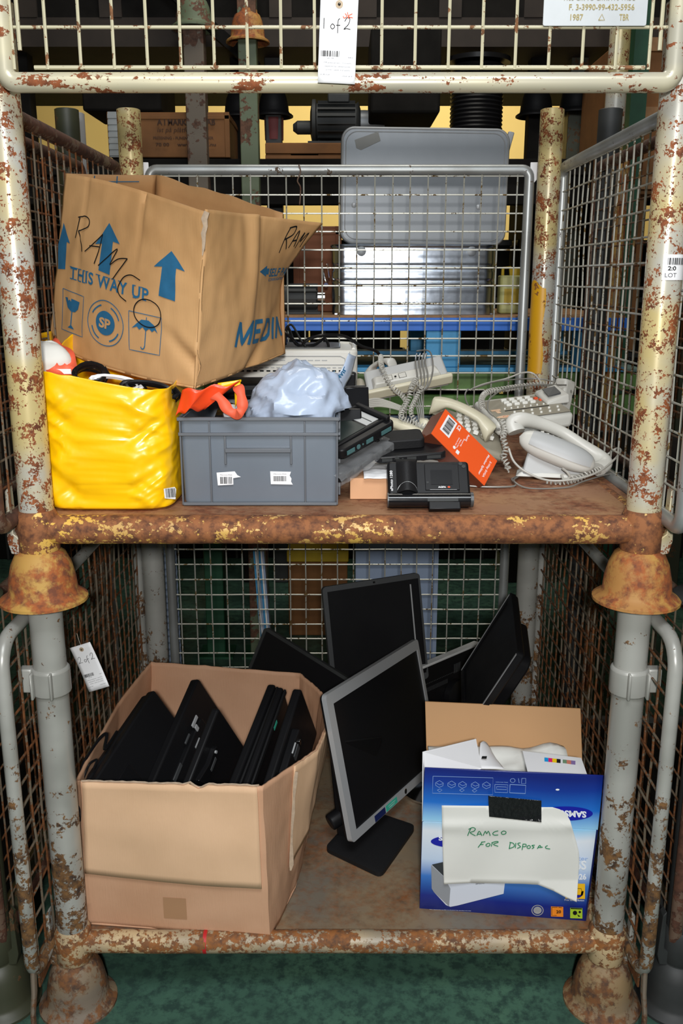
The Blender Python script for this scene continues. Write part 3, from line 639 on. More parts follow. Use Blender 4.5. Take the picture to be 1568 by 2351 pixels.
# ---- the big box: THIS WAY UP
BL, BC, BR = Vector((-.664, .36, 1.458)), Vector((-.298, .13, 1.386)), Vector((-.131, .45, 1.432))
TL, TC, TR_ = Vector((-.599, .36, 1.828)), Vector((-.257, .10, 1.735)), Vector((-.125, .45, 1.738))
BF = BL+BR-BC; TF = Vector((-.47, .72, 1.862))
def bil(bl, br, tr, tl, u, v): return (bl*(1-u)+br*u)*(1-v)+(tl*(1-u)+tr*u)*v
def face_a(u, v, off=0):      # front left face
    p = bil(BL, BC, TC, TL, u, v); n = Vector((-.53, -.83, .12))
    d = .016*math.sin(PI*min(max(u, 0), 1))*math.sin(PI*min(1, v*.8+.15))*.9
    d += -.006*math.exp(-((u-.60)/.012)**2)*(v > .5)*(v-.5)*2-.003*math.exp(-((u-.18)/.01)**2)*v
    s = u*.9+v*1.0-1.03; d += (-.020*math.exp(-((s)/.05)**2)+.008*math.exp(-((s-.09)/.05)**2))*max(0, 1-v/.34)*(u > .35)*min(1, (u-.35)*4)
    d += .0035*noise.noise(Vector((u*5, v*4, 2)))+.0018*noise.noise(Vector((u*17, v*10, 5)))
    p = p+n*(d+off); p.z += -.012*math.sin(PI*u)*(1-v)**3+.006*math.sin(PI*u*1.3)*v**3; return p
def face_b(u, v, off=0):      # right face, torn flap flares out at the top
    p = bil(BC, BR, TR_, TC, u, v); n = Vector((.87, -.47, .08))
    fl = max(0, (v-.50)/.50)**1.6*max(0, (u-.4)/.6)**1.5
    p += Vector((.085, .0, -.01))*fl; p.x -= .012*math.sin(PI*min(1, v/.75))*(v < .75)*u**3
    d = .016*math.sin(PI*min(max(u, 0), 1))*math.sin(PI*min(1, v*.85+.1))
    d += .010*math.exp(-((u-.50)/.05)**2)*(.3+v)-.004*math.exp(-((u-.56)/.015)**2)*v
    s = u-.55-v*.9; d += (-.014*math.exp(-(s/.07)**2))*max(0, 1-v/.4)
    d += .003*noise.noise(Vector((u*5, v*4, 9)))+.0018*noise.noise(Vector((u*15, v*9, 1)))
    return p+n*(d+off)
def face_c(u, v): return bil(BR, BF, TF, Vector((-.131, .45, 1.752)), u, v)+Vector((.01, .012, 0))*math.sin(PI*u)+Vector((0, 0, .008*noise.noise(Vector((u*6, 3, v)))))
def face_d(u, v): return bil(BF, BL, TL, TF, u, v)+Vector((-.01, .01, 0))*math.sin(PI*u)
t = thing('cardboard_box', 'big tilted brown box printed THIS WAY UP, resting on the yellow bag and grey crate', 'box', (-.40, .35, 1.386))
mb = MB().mat(M['card']); mb.grid(face_a, 60, 44); mb.grid(face_b, 48, 44); mb.mat(M['card_in']).grid(face_c, 16, 10); mb.grid(face_d, 16, 10)
mb.mat(M['card']).add([face_a(i/20, 0) for i in range(21)]+[face_b(i/20, 0) for i in range(1, 21)]+[BF], [tuple(range(41, -1, -1))])
body = mb.build('box_body', t, world=True, smooth=60, solid=.004)
A = lambda x, y: face_a(x, y, .0016); Bf = lambda x, y: face_b(x, y, .0016)
mb = MB().mat(M['blue_ink'])
def arrow(tip, l, r, b0, b1, yb0, yb1, fn=A):
    m0, m1 = l[0]+(r[0]-l[0])*.28, l[0]+(r[0]-l[0])*.72
    mb.shape(subdiv(([tip, l, (m0, l[1]+.012), (b0, yb0), (b1, yb1), (m1, r[1]+.004), r], [(0, 1, 2, 3, 4, 5, 6)]), 3), fn)
arrow((.029, .727), (.002, .60), (.099, .620), .020, .080, .460, .470)
arrow((.39, .787), (.300, .655), (.477, .690), .345, .430, .520, .512)
arrow((.814, .735), (.716, .625), (.899, .645), .755, .858, .475, .468)
# serif lettering: each glyph bolded, short slabs at the stem ends
def serif(st, x0, y0, x1, y1, fn):
    v, f = fit(st, x0, y0, x1, y1, bold=.022, space=1.12); mb.shape(subdiv((v, f), 0), fn)
serif('THIS WAY UP', .123, .428, .694, .497, A)
for x in (.135, .163, .205, .236, .605, .668): mb.shape(rect(x-.011, .426, x+.013, .432), A)
for x in (.125, .170, .203, .236, .262, .335, .352, .392, .41, .45, .50, .60, .65): mb.shape(rect(x-.008, .492, x+.011, .497), A)
def line(pts, wd, fn=A, k=1):
    P = []
    for a, b in zip(pts, pts[1:]):
        for j in range(8): P.append((a[0]+(b[0]-a[0])*j/8, a[1]+(b[1]-a[1])*j/8))
    mb.shape(pen([P+[pts[-1]]], wd, 1), fn)
line([(.075, .359), (.245, .351), (.260, .127), (.090, .127), (.075, .359)], .004)
mb.shape(subdiv(([(.098, .315), (.120, .318), (.128, .30), (.138, .31), (.150, .30), (.150, .318), (.215, .312), (.208, .27), (.185, .248), (.158, .245), (.125, .262)], [tuple(range(11))]), 1), A)
mb.shape(rect(.160, .165, .167, .25), A).shape(poly([(.140, .150), (.190, .150), (.165, .172)]), A)
mb.shape(disc(.419, .245, .130, 40, .125, r0=.125), A).shape(disc(.419, .245, .068, 36, .066), A)
for a0 in (20, 110, 200, 290):
    mb.shape(pen([[(.419+.100*math.cos(R(a0+k*8)), .245+.098*math.sin(R(a0+k*8))) for k in range(7)]], .008, 1), A)
line([(.575, .350), (.782, .357), (.782, .150), (.590, .141), (.575, .350)], .004)
mb.shape(subdiv(([(.60, .262), (.632, .276), (.645, .262), (.665, .280), (.685, .262), (.705, .280), (.722, .266), (.738, .280), (.760, .266), (.735, .305), (.70, .325), (.655, .320)], [tuple(range(12))]), 1), A)
mb.shape(rect(.684, .18, .689, .34), A).shape(pen([[(.686, .18), (.680, .165), (.668, .162), (.662, .172)]], .006), A)
mb.build('blue_print', body, world=True); mb = MB().mat(M['blue_ink'])
def dense(pts):
    o = []
    for a, b_ in zip(pts, pts[1:]): o += [(a[0]+(b_[0]-a[0])*k/8, a[1]+(b_[1]-a[1])*k/8) for k in range(8)]
    return o+[pts[-1]]
big = [[(0, 0), (0, 1)], [(.0, .96), (.40, .08), (.80, .96)], [(.80, 1), (.80, 0)], [(1.15, 0), (1.15, 1)], [(1.15, .92), (1.66, .92)], [(1.15, .5), (1.6, .5)], [(1.15, .08), (1.66, .08)],
       [(1.98, 0), (1.98, 1)], [(1.98, .92), (2.3, .90), (2.5, .72), (2.52, .5), (2.5, .28), (2.3, .10), (1.98, .08)], [(2.86, 0), (2.86, 1)], [(3.2, 0), (3.2, 1)], [(3.2, .96), (3.75, .06)]]
mb.shape(pen([dense([(.345+x*.168+y*.035, .175+y*.155) for x, y in st_]) for st_ in big], .030, 1), lambda x, y: face_b(min(x, .99), y+.03-.07*x, .0022))
mb.build('large_print', body, world=True); mb = MB().mat(M['blue_ink'])
mb.shape(fit('SELF PA', .71, .595, .99, .655, bold=.03), Bf).shape(fit('CORRUGATED', .71, .565, .97, .585, bold=.02), Bf)
mb.shape(poly([(.57, .637), (.66, .675), (.66, .655), (.70, .655), (.70, .615), (.66, .615), (.66, .60)]), Bf)
mb.build('side_print', body, world=True)
mb = MB().mat(M['card']).shape(fit('SP', .378, .215, .462, .272, bold=.035), lambda x, y: face_a(x, y, .0036)); mb.build('knockout_letters', body, world=True)
hw = [[(.150, .660+.0), (.164, .783)], [(.150, .775), (.20, .79), (.237, .775), (.232, .735), (.165, .703)], [(.165, .703), (.20, .64), (.212, .595)], [(.234, .600), (.30, .665), (.350, .718)], [(.350, .718), (.335, .63), (.314, .548)], [(.262, .638), (.335, .646)],
      [(.342, .544), (.40, .60), (.465, .662), (.44, .60), (.428, .568), (.48, .61), (.545, .626)], [(.545, .626), (.50, .56), (.456, .495)], [(.639, .530), (.58, .545), (.53, .52), (.496, .46), (.51, .42), (.556, .396)],
      [(.695+.085*math.cos(R(a)), .363+.075*math.sin(R(a))) for a in range(80, 450, 24)]]
MB().mat(M['ink']).shape(pen(hw, .0062), lambda x, y: face_a(x, y, .0028)).build('handwriting', body, world=True); mb = MB().mat(M['ink'])
mb.shape(pen([[(.80, .94), (.775, .85), (.752, .762)], [(.79, .94), (.87, .955), (.87, .90), (.79, .86), (.80, .86), (.85, .79)], [(.88, .80), (.93, .93), (.95, .81)], [(.89, .85), (.95, .86)], [(.98, .80), (1.0, .92), (1.01, .85), (1.05, .92), (1.06, .81)]], .012), lambda x, y: face_b(min(x, .995), y, .0028) if x < 0 else face_b(.30+x*.62, y, .0028))
mb.build('handwriting', body, world=True)
mb = MB().mat(M['blue_ink'])
for z in (.88, .955): mb.shape(pen([[(x/10, z) for x in range(1, 9)]], .006, 1), lambda x, y: face_d(1-x, y)+Vector((.004, -.006, 0)))
for x in (.3, .55): mb.shape(rect(x, .86, x+.012, .99), lambda x, y: face_d(1-x, y)+Vector((.004, -.006, 0)))
mb.build('inner_print', body, world=True)
mb = MB().mat(M['card_edge']); mb.tube([face_a(1, v, .002)+Vector((.002*math.sin(v*90), 0, 0)) for v in (1, .96, .92, .88, .84, .80, .76)], [.006, .007, .005, .0055, .004, .003, .001], 6, flat=.5)
mb.build('torn_corner', body, world=True)

# ---- grey plastic crate
CX0, CX1, CY0, CY1, CZ0, CZ1 = -.326, -.003, .085, .485, 1.151, 1.330
t = thing('plastic_crate', 'grey ribbed plastic crate with two white barcode stickers', 'crate', ((CX0+CX1)/2, .285, CZ0))
mb = MB().mat(M['crate']); e = .006; ox = (CX0+CX1)/2
def crate_ring(g, z): return [(ox+x, .285+y, z) for x, y in rrect(CX1-CX0+g*2, CY1-CY0+g*2, .012, 3)]
n = 16; rings = [crate_ring(-.006, CZ0), crate_ring(-.003, CZ0+.01), crate_ring(0, CZ1), crate_ring(-.005, CZ1), crate_ring(-.009, CZ0+.008)]
vs = [p for r_ in rings for p in r_]; fs = [(i*n+k, i*n+(k+1) % n, (i+1)*n+(k+1) % n, (i+1)*n+k) for i in range(4) for k in range(n)]+[tuple(range(n-1, -1, -1)), tuple(range(4*n, 5*n))]
mb.add(vs, fs); cr = mb.build('crate_shell', t, world=True, smooth=30)
U = .000887; gx = lambda x: -.326+(x-416)*U; gz = lambda y: 1.150+(1163-y)*.00090
mb = MB().mat(M['crate_d']); yf = CY0-.0045
for a, b_, c_, d_ in ((412, 782, 966, 958), (414, 780, 1000, 993), (419, 776, 1161, 1154)): mb.bx(gx(a), gx(b_), yf-.002, CY0+.002, gz(c_), gz(d_))
for x in (485, 703): mb.bx(gx(x-2), gx(x+2), yf, CY0+.001, gz(1156), gz(966))
for x in (418, 777): mb.bx(gx(x-2), gx(x+2), yf, CY0+.004, gz(1160), gz(966))
for x in (520, 671): mb.bx(gx(x-2.5), gx(x+2.5), yf, CY0+.001, gz(1066), gz(998))
mb.bx(gx(520), gx(671), yf-.004, CY0+.001, gz(1038), gz(1028))
for x in (CX0-.003, CX1-.001):
    mb.bx(x, x+.005, CY0, CY1, gz(966), gz(958)); mb.bx(x, x+.005, CY0, CY1, gz(1000), gz(993))
    for k in range(4): mb.bx(x, x+.005, CY0+.05+k*.1, CY0+.055+k*.1, CZ0+.01, CZ1)
mb.build('ribs', cr, world=True, bevel=.0012)
fn = plane_fn((gx(0+416), CY0-.0008, 1.15), (1, 0, 0), (0, 0, 1), .0006); px = lambda x, y: ((x-416)*U, (1163-y)*.0009)
for pts, bc in (([(498, 1085), (540, 1082), (546, 1091), (554, 1095), (536, 1098), (536, 1113), (500, 1115)], (506, 1091, 536, 1111)), ([(622, 1082), (670, 1083), (667, 1092), (671, 1099), (670, 1106), (674, 1113), (623, 1112)], (630, 1089, 662, 1105))):
    mb = MB().mat(M['white']).shape(poly([px(*q) for q in pts]), fn)
    fb = lambda x, y: fn(x, y)+Vector((0, -.0004, 0)); a, b_ = px(bc[0], bc[3]), px(bc[2]-3, bc[1]+4)
    mb.mat(M['ink']).shape(barcode(a[0], a[1], b_[0], b_[1], bc[0]), fb); mb.mat(M['grey_ink']).shape(fit('Mercury Disk', *px(bc[0], bc[1]+1), *px(bc[2]-2, bc[1]-2)), fb)
    mb.build('barcode_sticker', cr, world=True)

# ---- yellow bag
t = thing('carrier_bag', 'bulging yellow plastic carrier bag with orange red handles, left of the grey crate', 'bag', (-.47, .18, 1.151))
bx0, bx1, by0, by1 = -.602, -.340, .038, .34
def bag(u, v):
    P = 2*PI*u; a = .5*(bx1-bx0); b_ = .5*(by1-by0)
    c, s = math.cos(P-PI/2), math.sin(P-PI/2); k = .36
    x = abs(c)**k*math.copysign(1, c); y = abs(s)**k*math.copysign(1, s)
    rim = 1.428+(-.016 if y < 0 else .045)*abs(s)**.4-x*.024
    z = 1.151+(rim-1.151)*v
    f1 = 1+.035*math.sin(PI*v)-.05*max(0, (.06-v)/.06)**2
    wr = 1.35*(.012*noise.noise(Vector((x*2+3, y*2, v*4)))+.008*(.5-abs(noise.noise(Vector((x*1.6+v*1.5, y*2, v*7+x*2.2)))))*1.4+.005*(.5-abs(noise.noise(Vector((x*3-v*5, y*3, v*9-x*3)))))*2+.002*noise.noise(Vector((x*9, y*9, v*14))))
    r2 = 1+(wr*5 if .02 < v else 0)*(1-.4*v)
    return Vector(((bx0+bx1)/2+x*a*f1*(1+(r2-1)*.35)+.018*x*(v > .0)*(1-v)*0, (by0+by1)/2+y*b_*f1*r2+(0 if y > 0 else .0), z+(.006*noise.noise(Vector((x*4, y*4, 7))) if v > .9 else 0)))
mb = MB().mat(M['bag_yellow']).grid(bag, 150, 90, closed=True)
mb.add([tuple(bag(k/40, 0)) for k in range(40)], [tuple(range(39, -1, -1))])
bg = mb.build('bag_body', t, world=True, smooth=80, solid=.0012)
# red side gusset flung over the crate corner, strap loop
mb = MB().mat(M['bag_red'])
def gus(u, v):
    a = at(402, 958, .075).lerp(at(418, 896, .065), v); b_ = at(470, 945, .08).lerp(at(552, 878, .09), v); p = a.lerp(b_, u)
    return p+Vector((0, -.012*math.sin(PI*u)+.006*math.sin(u*9+v*3), .010*math.sin(u*PI)*(1-v)+.004*math.sin(u*14)))
mb.grid(gus, 18, 8); mb.build('red_gusset', t, world=True, smooth=80, solid=.001)
mb = MB().mat(M['bag_yellow']); mb.grid(lambda u, v: at(500, 884, .092).lerp(at(554, 876, .096), u)+Vector((0, .0, .004+.0*u))-Vector((0, 0, (.016-.012*u)*v)), 6, 2); mb.grid(lambda u, v: at(538, 880, .096).lerp(at(552, 876, .097), u)-Vector((0, 0, .05*v*(1-u*.6))), 3, 3); mb.build('yellow_hem', t, world=True, solid=.001)
def strap(pts, w0, name='handle'):
    P = smooth_line(pts, 8); vs = []; fs = []
    for i, q in enumerate(P):
        tt = (P[min(i+1, len(P)-1)]-P[max(i-1, 0)]).normalized(); sd = tt.cross(Vector((.15, -1, .2))).normalized()*w0/2*(1+.15*math.sin(i*.6)); vs += [q+sd, q-sd]
        if i: fs.append((2*i-2, 2*i-1, 2*i+1, 2*i))
    MB().mat(M['strap']).add(vs, fs).build(name, t, world=True, smooth=80, solid=.0015)
strap([at(484, 902, .085), at(505, 915, .07), at(525, 942, .062), at(545, 950, .062), at(556, 935, .066), at(553, 905, .075), at(545, 886, .092)], .020)
strap([at(92, 800, .16), at(108, 830, .13), at(130, 850, .12), at(160, 845, .13), at(160, 820, .17), at(135, 800, .22), at(118, 785, .25)], .024)
mb = MB().mat(M['bag_red']).grid(lambda u, v: at(82, 815, .20).lerp(at(150, 790, .30), u)+Vector((0, 0, -.03*v-.006*math.sin(u*6))), 6, 4); mb.build('rear_gusset', t, world=True, solid=.001)
mb = MB().mat(M['bag_yellow']).grid(lambda u, v: at(76, 768, .24).lerp(at(118, 760, .30), u)+Vector((0, .01*v, -.03*v)), 5, 4); mb.build('rear_hem', t, world=True, solid=.001)
def sfn(o, a, b_, off):
    o, a, b_ = Vector(o), Vector(a), Vector(b_); n = (a-o).cross(b_-o).normalized(); return lambda x, y: o+(a-o)*x+(b_-o)*y+n*off
mb = MB().mat(M['white']); fn = sfn(at(378, 1148, .0), at(405, 1146, .022), at(375, 1122, .0), .001)
mb.shape(poly([(0, .15), (.9, 0), (1.05, .9), (.95, 1.1), (0, 1)]), fn); mb.mat(M['ink']).shape(barcode(.12, .2, .95, 1, 5), sfn(at(378, 1148, .0), at(405, 1146, .022), at(375, 1122, .0), .0016)); mb.build('barcode_print', bg, world=True)
# what shows in the mouth of the bag
def cable_bundle(label, c, r1, r2, wr, m, n, nm='cable_coil', tilt=(0, 0, 0)):
    t = place(nm, label, 'cable', TR(c, *tilt)); mb = MB().mat(m); rr = random.Random(n)
    for k in range(n):
        a, b_, h = r1*rr.uniform(.8, 1.05), r2*rr.uniform(.8, 1.05), rr.uniform(-1, 1)*wr*3; mb.tube([(a*math.cos(q/18*2*PI), b_*math.sin(q/18*2*PI), h+wr*math.sin(q*.7+k)) for q in range(18)], wr, 6, closed=True)
    mb.build('winding', t); MB().mat(M['black']).tube([(r1*.95, -wr*2, -wr*4), (r1*1.15, 0, 0), (r1*.95, wr*2, wr*4), (r1*.72, 0, 0)], wr*.9, 6, closed=True).build('cable_tie', t); return t
cable_bundle('glossy black coiled cable in the mouth of the yellow bag, left of the white cable', at(205, 862, .12), .034, .022, .0042, M['black_gloss'], 7, tilt=(R(60), 0, R(20)))
cable_bundle('white coiled cable in the mouth of the yellow bag', at(268, 880, .12), .052, .014, .0030, M['white'], 9, tilt=(R(70), R(10), R(4)))
cable_bundle('black coiled cable in the mouth of the yellow bag, right of the white cable', at(345, 896, .115), .055, .016, .0046, M['black'], 8, tilt=(R(70), R(10), R(0)))
t = place('packing_wrap', 'crinkled white padded wrap at the left inside the yellow bag', 'packing', TR(at(112, 835, .16)))
mb = MB().mat(M['offwhite']).grid(lambda u, v: Vector((.05*math.cos(2*PI*u)*math.sin(PI*v), .045*math.sin(2*PI*u)*math.sin(PI*v), -.045*math.cos(PI*v)-.0))*(1+.15*noise.noise(Vector((u*9, v*6, 1)))), 24, 14, closed=True); mb.build('wrap', t, smooth=80)
MB().mat(M['white']).box((.042, -.04, -.012), (.03, .002, .010)).build('label', t)

# ---- inside the crate
t = thing('mailing_bag', 'crumpled pale blue grey plastic mailing bag in the grey crate', 'bag', (-.08, .2, 1.30))
def pol(u, v):
    th = 2*PI*u; ph = PI*v; x = math.cos(th)*math.sin(ph); y = math.sin(th)*math.sin(ph); z = -math.cos(ph)
    p = Vector((-.092+x*.094, .215+y*.115, 1.345+z*.072+.016*x*max(0, z)))
    q = Vector((x*2, y*2, z*2)); rg = 1-abs(noise.noise(q*.55+Vector((4, 1, 2))))*2.0
    d = .014*rg+.012*noise.noise(q*.5)+.0085*(1-2.4*abs(noise.noise(q*1.25+Vector((0, 0, x)))))+.0035*(1-2*abs(noise.noise(q*2.6)))
    p = p+Vector((x, y, z))*d
    if p.x < -.15: p.z -= (-.15-p.x)*.5
    p.x = min(p.x, -.010) if p.z < 1.335 else p.x
    p.y = max(p.y, .093) if p.z < 1.335 else p.y
    return p
MB().mat(M['poly']).grid(pol, 80, 50, closed=True).build('film', t, world=True, smooth=45)
mb = MB().mat(M['poly'])
def flapf(u, v):
    a = at(752, 895, .20).lerp(at(800, 815, .30), u); b_ = at(785, 915, .22).lerp(at(817, 822, .34), u); return a.lerp(b_, v)+Vector((0, -.012*math.sin(PI*v), .006*math.sin(u*7)))
mb.grid(flapf, 14, 8).build('open_flap', t, world=True, smooth=60, solid=.0008)
mb = MB().mat(M['blue_ink']).shape(fit('MAIL', .3, .15, .75, .45, bold=.03), lambda x, y: flapf(x, y)+Vector((-.001, -.004, .001))).shape(rect(.02, -.30, .10, -.16), lambda x, y: at(765+x*40, 850-y*10, .19)); mb.build('print', t, world=True)
t = thing('router', 'flat black router with a network socket on the rear edge of the crate', 'router', (-.2, .45, 1.331))
MB().mat(M['black']).bx(-.30, -.13, .40, .56, 1.332, 1.366).build('case', t, world=True, bevel=.006, seg=3)
MB().mat(M['silver']).bx(-.193, -.172, .3985, .401, 1.338, 1.354).build('network_socket', t, world=True); MB().mat(M['ink']).bx(-.190, -.175, .3978, .3995, 1.341, 1.352).bx(-.222, -.205, .398, .4, 1.341, 1.352).build('socket_holes', t, world=True)
t = thing('bottle', 'black rounded bottle cap end lying in the grey crate beside the handle', 'bottle', (-.235, .16, 1.30))
MB().mat(M['black_gloss']).lathe([(.012, -.05), (.028, -.045), (.03, .03), (.02, .045), (.018, .055)], (0, 0, 0), 24, TR((0, 0, .018), rx=R(70), rz=R(15))).build('body', t, smooth=50); MB().mat(M['silver']).lathe([(.0185, .05), (.0185, .065)], (0, 0, 0), 20, TR((0, 0, .018), rx=R(70), rz=R(15))).build('collar', t)

# ---- white printer behind, power leads on top
t = thing('printer', 'white printer with slotted panel behind the grey crate', 'printer', (-.14, .78, 1.151))
MB().mat(M['printer']).prism(rrect(.375, .30, .02, 5), 0, .275, Matrix.Translation((-.143, .775, 1.152))).build('body', t, world=True, bevel=.006, seg=3)
mb = MB().mat(M['phone_u'])
for k in range(16):
    if k % 6 != 3: mb.bx(-.30+k*.018, -.286+k*.018, .6235, .626, 1.4005, 1.403)
for k in range(22): mb.bx(-.31+k*.0145, -.301+k*.0145, .6225, .626, 1.382, 1.3845)
mb.mat(M['ink'])
for k in range(19): mb.bx(-.31+k*.017, -.30+k*.017, .6225, .6245, 1.373, 1.3765)
mb.build('vent_slots', t, world=True)
mb = MB().mat(M['phone_u']).tube([(-.32, .624, 1.412), (.0, .624, 1.412), (.012, .624, 1.406), (.012, .624, 1.390), (-.32, .624, 1.390)], .0012, 5); mb.tube([(.024, .624, 1.424), (.024, .624, 1.18)], .001, 5); mb.build('panel_seam', t, world=True)
MB().mat(M['dsilver']).prism(rrect(.30, .22, .03, 5), 0, .006, Matrix.Translation((-.15, .79, 1.424))).build('recessed_lid', t, world=True, bevel=.003)
MB().mat(M['printer']).tube([(-.0, .9, 1.428), (.028, .88, 1.428), (.034, .80, 1.428), (.034, .66, 1.428)], .004, 8).build('edge_rim', t, world=True)
def lead(name, label, pts, r, m, group=None, cat='cable', n=7, k=6):
    return tag(MB().mat(m).tube(smooth_line(pts, k), r, n).build(name), label, cat, group)
lead('power_lead', 'black power lead looping over the white printer into the right', [at(640, 752, .75), at(668, 775, .72), at(690, 795, .72), at(705, 780, .72), at(740, 770, .74), at(790, 772, .78), at(830, 795, .80), at(868, 810, .82), at(880, 850, .85)], .0045, M['black_gloss'])
lead('power_lead', 'second black lead coiled on the white printer lid', [at(655, 790, .70), at(660, 750, .76), at(680, 790, .72), at(720, 792, .72), at(745, 778, .74), at(755, 800, .70), at(742, 815, .68)], .0042, M['black_gloss'])
lead('power_lead', 'thin black lead hanging off the left of the printer lid', [at(650, 800, .66), at(652, 770, .74), at(668, 745, .8), at(690, 780, .74), at(702, 798, .70)], .003, M['black'])

# ---- black adapters beside the crate
def adapter(label, X, d):
    t = place('power_adapter', label, 'adapter', X)
    MB().mat(M['black']).box((0, 0, 0), d).build('housing', t, bevel=.008, seg=3); MB().mat(M['black_gloss']).bx(-d[0]*.5-.001, d[0]*.5+.001, -d[1]*.5-.002, -d[1]*.5+.004, -d[2]*.45, d[2]*.45).build('front_plate', t, bevel=.004)
    MB().mat(M['chrome']).lathe([(.004, 0), (.004, .002)], (0, 0, 0), 12, TR((d[0]*.3, -d[1]*.5-.001, -d[2]*.3), rx=PI/2)).build('screw', t); return t
adapter('glossy black hinged stand part beside the crate, uppermost', TR(at(808, 925, .30), rx=R(-10), rz=R(12)), (.065, .05, .075))
adapter('black power adapter wedged beside the crate under the glossy part', TR(at(800, 968, .24), rx=R(-20), rz=R(5)), (.05, .06, .05))
adapter('black adapter standing behind the glossy part, against the printer', TR(at(800, 892, .42), rx=R(-4), rz=R(-8)), (.035, .04, .08))

# ---- docking stations
def dock(name, label, X, W, D, th, lbl=False, up=False, bag_=False):
    t = place(name, label, 'docking station', X)
    MB().mat(M['black']).prism(rrect(W, D, .014, 4), 0, th, Matrix.Translation((W/2, D/2, 0))).build('base', t, bevel=.004, seg=3)
    mb = MB().mat(M['black_rough'])
    if up: mb.prism(rrect(W*.62, D*.62, .012, 4), th, th+.022, Matrix.Translation((W*.42, D*.6, 0)))
    else: mb.bx(W*.06, W*.94, D*.84, D*.90, th, th+.007).bx(W*.9, W*.97, D*.1, D*.9, th, th+.010).bx(W*.06, W*.9, D*.16, D*.2, th, th+.004)
    mb.build('raised_cradle', t, bevel=.003)
    mb = MB().mat(M['dteal'] if lbl else M['dgrey']); z = th/2
    for x, w_ in ((.10, .022), (.44, .020), (.75, .03)): mb.box((W*x+.01, -.0005, z), (w_, .002, th*.42))
    mb.lathe([(.0055, 0), (.0055, .002)], (0, 0, 0), 14, TR((W*.30, .001, z), rx=PI/2)); mb.lathe([(.0022, 0), (.0022, .002)], (0, 0, 0), 10, TR((W*.38, .001, z), rx=PI/2)); mb.build('ports', t)
    if lbl:
        mb = MB().mat(M['phone_u']).prism([(0, 0), (W*.22, 0), (W*.22, D*.5), (0, D*.5)], th, th+.001, Matrix.Translation((W*.66, D*.28, 0))); mb.build('white_label', t)
        MB().mat(plain('dark green grey panel', srgb(40, 48, 46), .5)).bx(W*.08, W*.62, D*.26, D*.8, th, th+.0012).bx(W*.76, W*.775, D*.3, D*.76, th+.001, th+.0016).build('panel', t)
    return t
o = at(785, 1058, .10)
X = frame3(o, at(903, 990, .20), at(785, 985, .22)); dock('docking_station', 'black docking station leaning in front of the crate, showing its labelled underside', X, .165, .12, .022, lbl=True)
o = at(784, 1112, .10); X = frame3(o, at(900, 1030, .22), at(785, 1050, .20)); dk = dock('docking_station', 'black docking station in a clear plastic bag under the leaning one', X, .15, .11, .024)
m, nt, b = _new('clear plastic film'); b.inputs['Base Color'].default_value = (.9, .92, .95, 1); b.inputs['Roughness'].default_value = .12; b.inputs['Alpha'].default_value = .13; b.inputs['Specular IOR Level'].default_value = .9; bump(nt, b, nz(nt, 40, 3), .5, .004)
M['film'] = m
def filmf(u, v):
    P = 2*PI*u; c, s = math.cos(P), math.sin(P); x = abs(c)**.5*math.copysign(1, c)*.5; z = abs(s)**.5*math.copysign(1, s)*.5
    d = .006*noise.noise(Vector((x*6, v*9, z*6))); return Vector((.08+(v-.5)*.185, .05+x*(.125+d), .013+z*(.034+2*d)*(1-.3*abs(2*v-1)**6)))
MB().mat(M['film']).grid(filmf, 40, 40, closed=True).build('clear_bag', dk, smooth=50)
X = frame3(at(862, 1066, .17)+Vector((0, 0, .0)), at(1026, 1054, .18), at(880, 1010, .32)); dock('docking_station', 'flat black docking station lying on the white paper behind the camera', X, .155, .115, .016, up=True)
t = thing('cardboard_box', 'small smooth tan box with a white label left of the black camera', 'box', (.09, .22, 1.151))
MB().mat(M['tan']).bx(.021, .262, .136, .29, 1.151, 1.197).build('body', t, world=True, bevel=.0015); MB().mat(M['white']).bx(.062, .105, .15, .185, 1.197, 1.1976).build('label', t, world=True)
MB().mat(M['brown_card']).bx(.2622, .2635, .138, .288, 1.152, 1.196).build('end_flap', t, world=True)
t = thing('paper_bundle', 'crinkled white film under the flat docking station', 'packing', (.15, .2, 1.2))
MB().mat(M['white']).grid(lambda u, v: Vector((.05+u*.21, .125+v*.17, 1.203+.006*abs(noise.noise(Vector((u*6, v*6, 2))))-.004*(v < .1))), 30, 20).build('film', t, world=True, smooth=60, solid=.001)

# ---- black digital camera on its back
X = TR((.182, .053, 1.152), rx=R(-38), rz=R(1))
t = place('camera', 'black digital camera with a small screen at the front of the rusty deck', 'camera', X)
MB().mat(M['black']).prism(rrect(.168, .096, .008, 4), 0, .034, TR((0, .018, .048+.004), rx=PI/2) @ Matrix.Translation((0, 0, 0))).build('body', t, bevel=.005, seg=3)
MB().mat(M['black_gloss']).tube([(-.086, -.012, .014), (.086, -.012, .014)], .0145, 20).build('front_roll', t, smooth=50)
MB().mat(M['dsilver']).tube([(-.0861, -.0125, .014), (-.084, -.0125, .014)], .0155, 20).tube([(.082, -.0125, .014), (.088, -.0125, .014)], .0155, 20).build('end_caps', t)
mb = MB().mat(M['black_rough']); mb.grid(lambda u, v: Vector((-.068+u*.046, -.014-.016*math.sin(PI*u)*(1 if v < .85 else (1-v)/.15), .028+v*.078)), 16, 20); mb.build('grip_dome', t, smooth=60, solid=.004)
mb = MB().mat(M['silver']).shape(([(-.0645+.0195+.0205*math.cos(R(a)), .033+.014*math.sin(R(a))) for a in range(0, 181, 12)], [tuple(range(16))]), lambda x, y: Vector((x, -.014-.0168*math.sin(PI*min(1, max(0, (x+.068)/.046))), y))); mb.build('silver_half_disc', t)
cf = lambda off: (lambda x, y: Vector((x, -.0165-off, y)))
mb = MB().mat(M['black']).bx(-.008, .062, -.0182, -.015, .033, .092); mb.build('screen_frame', t, bevel=.001)
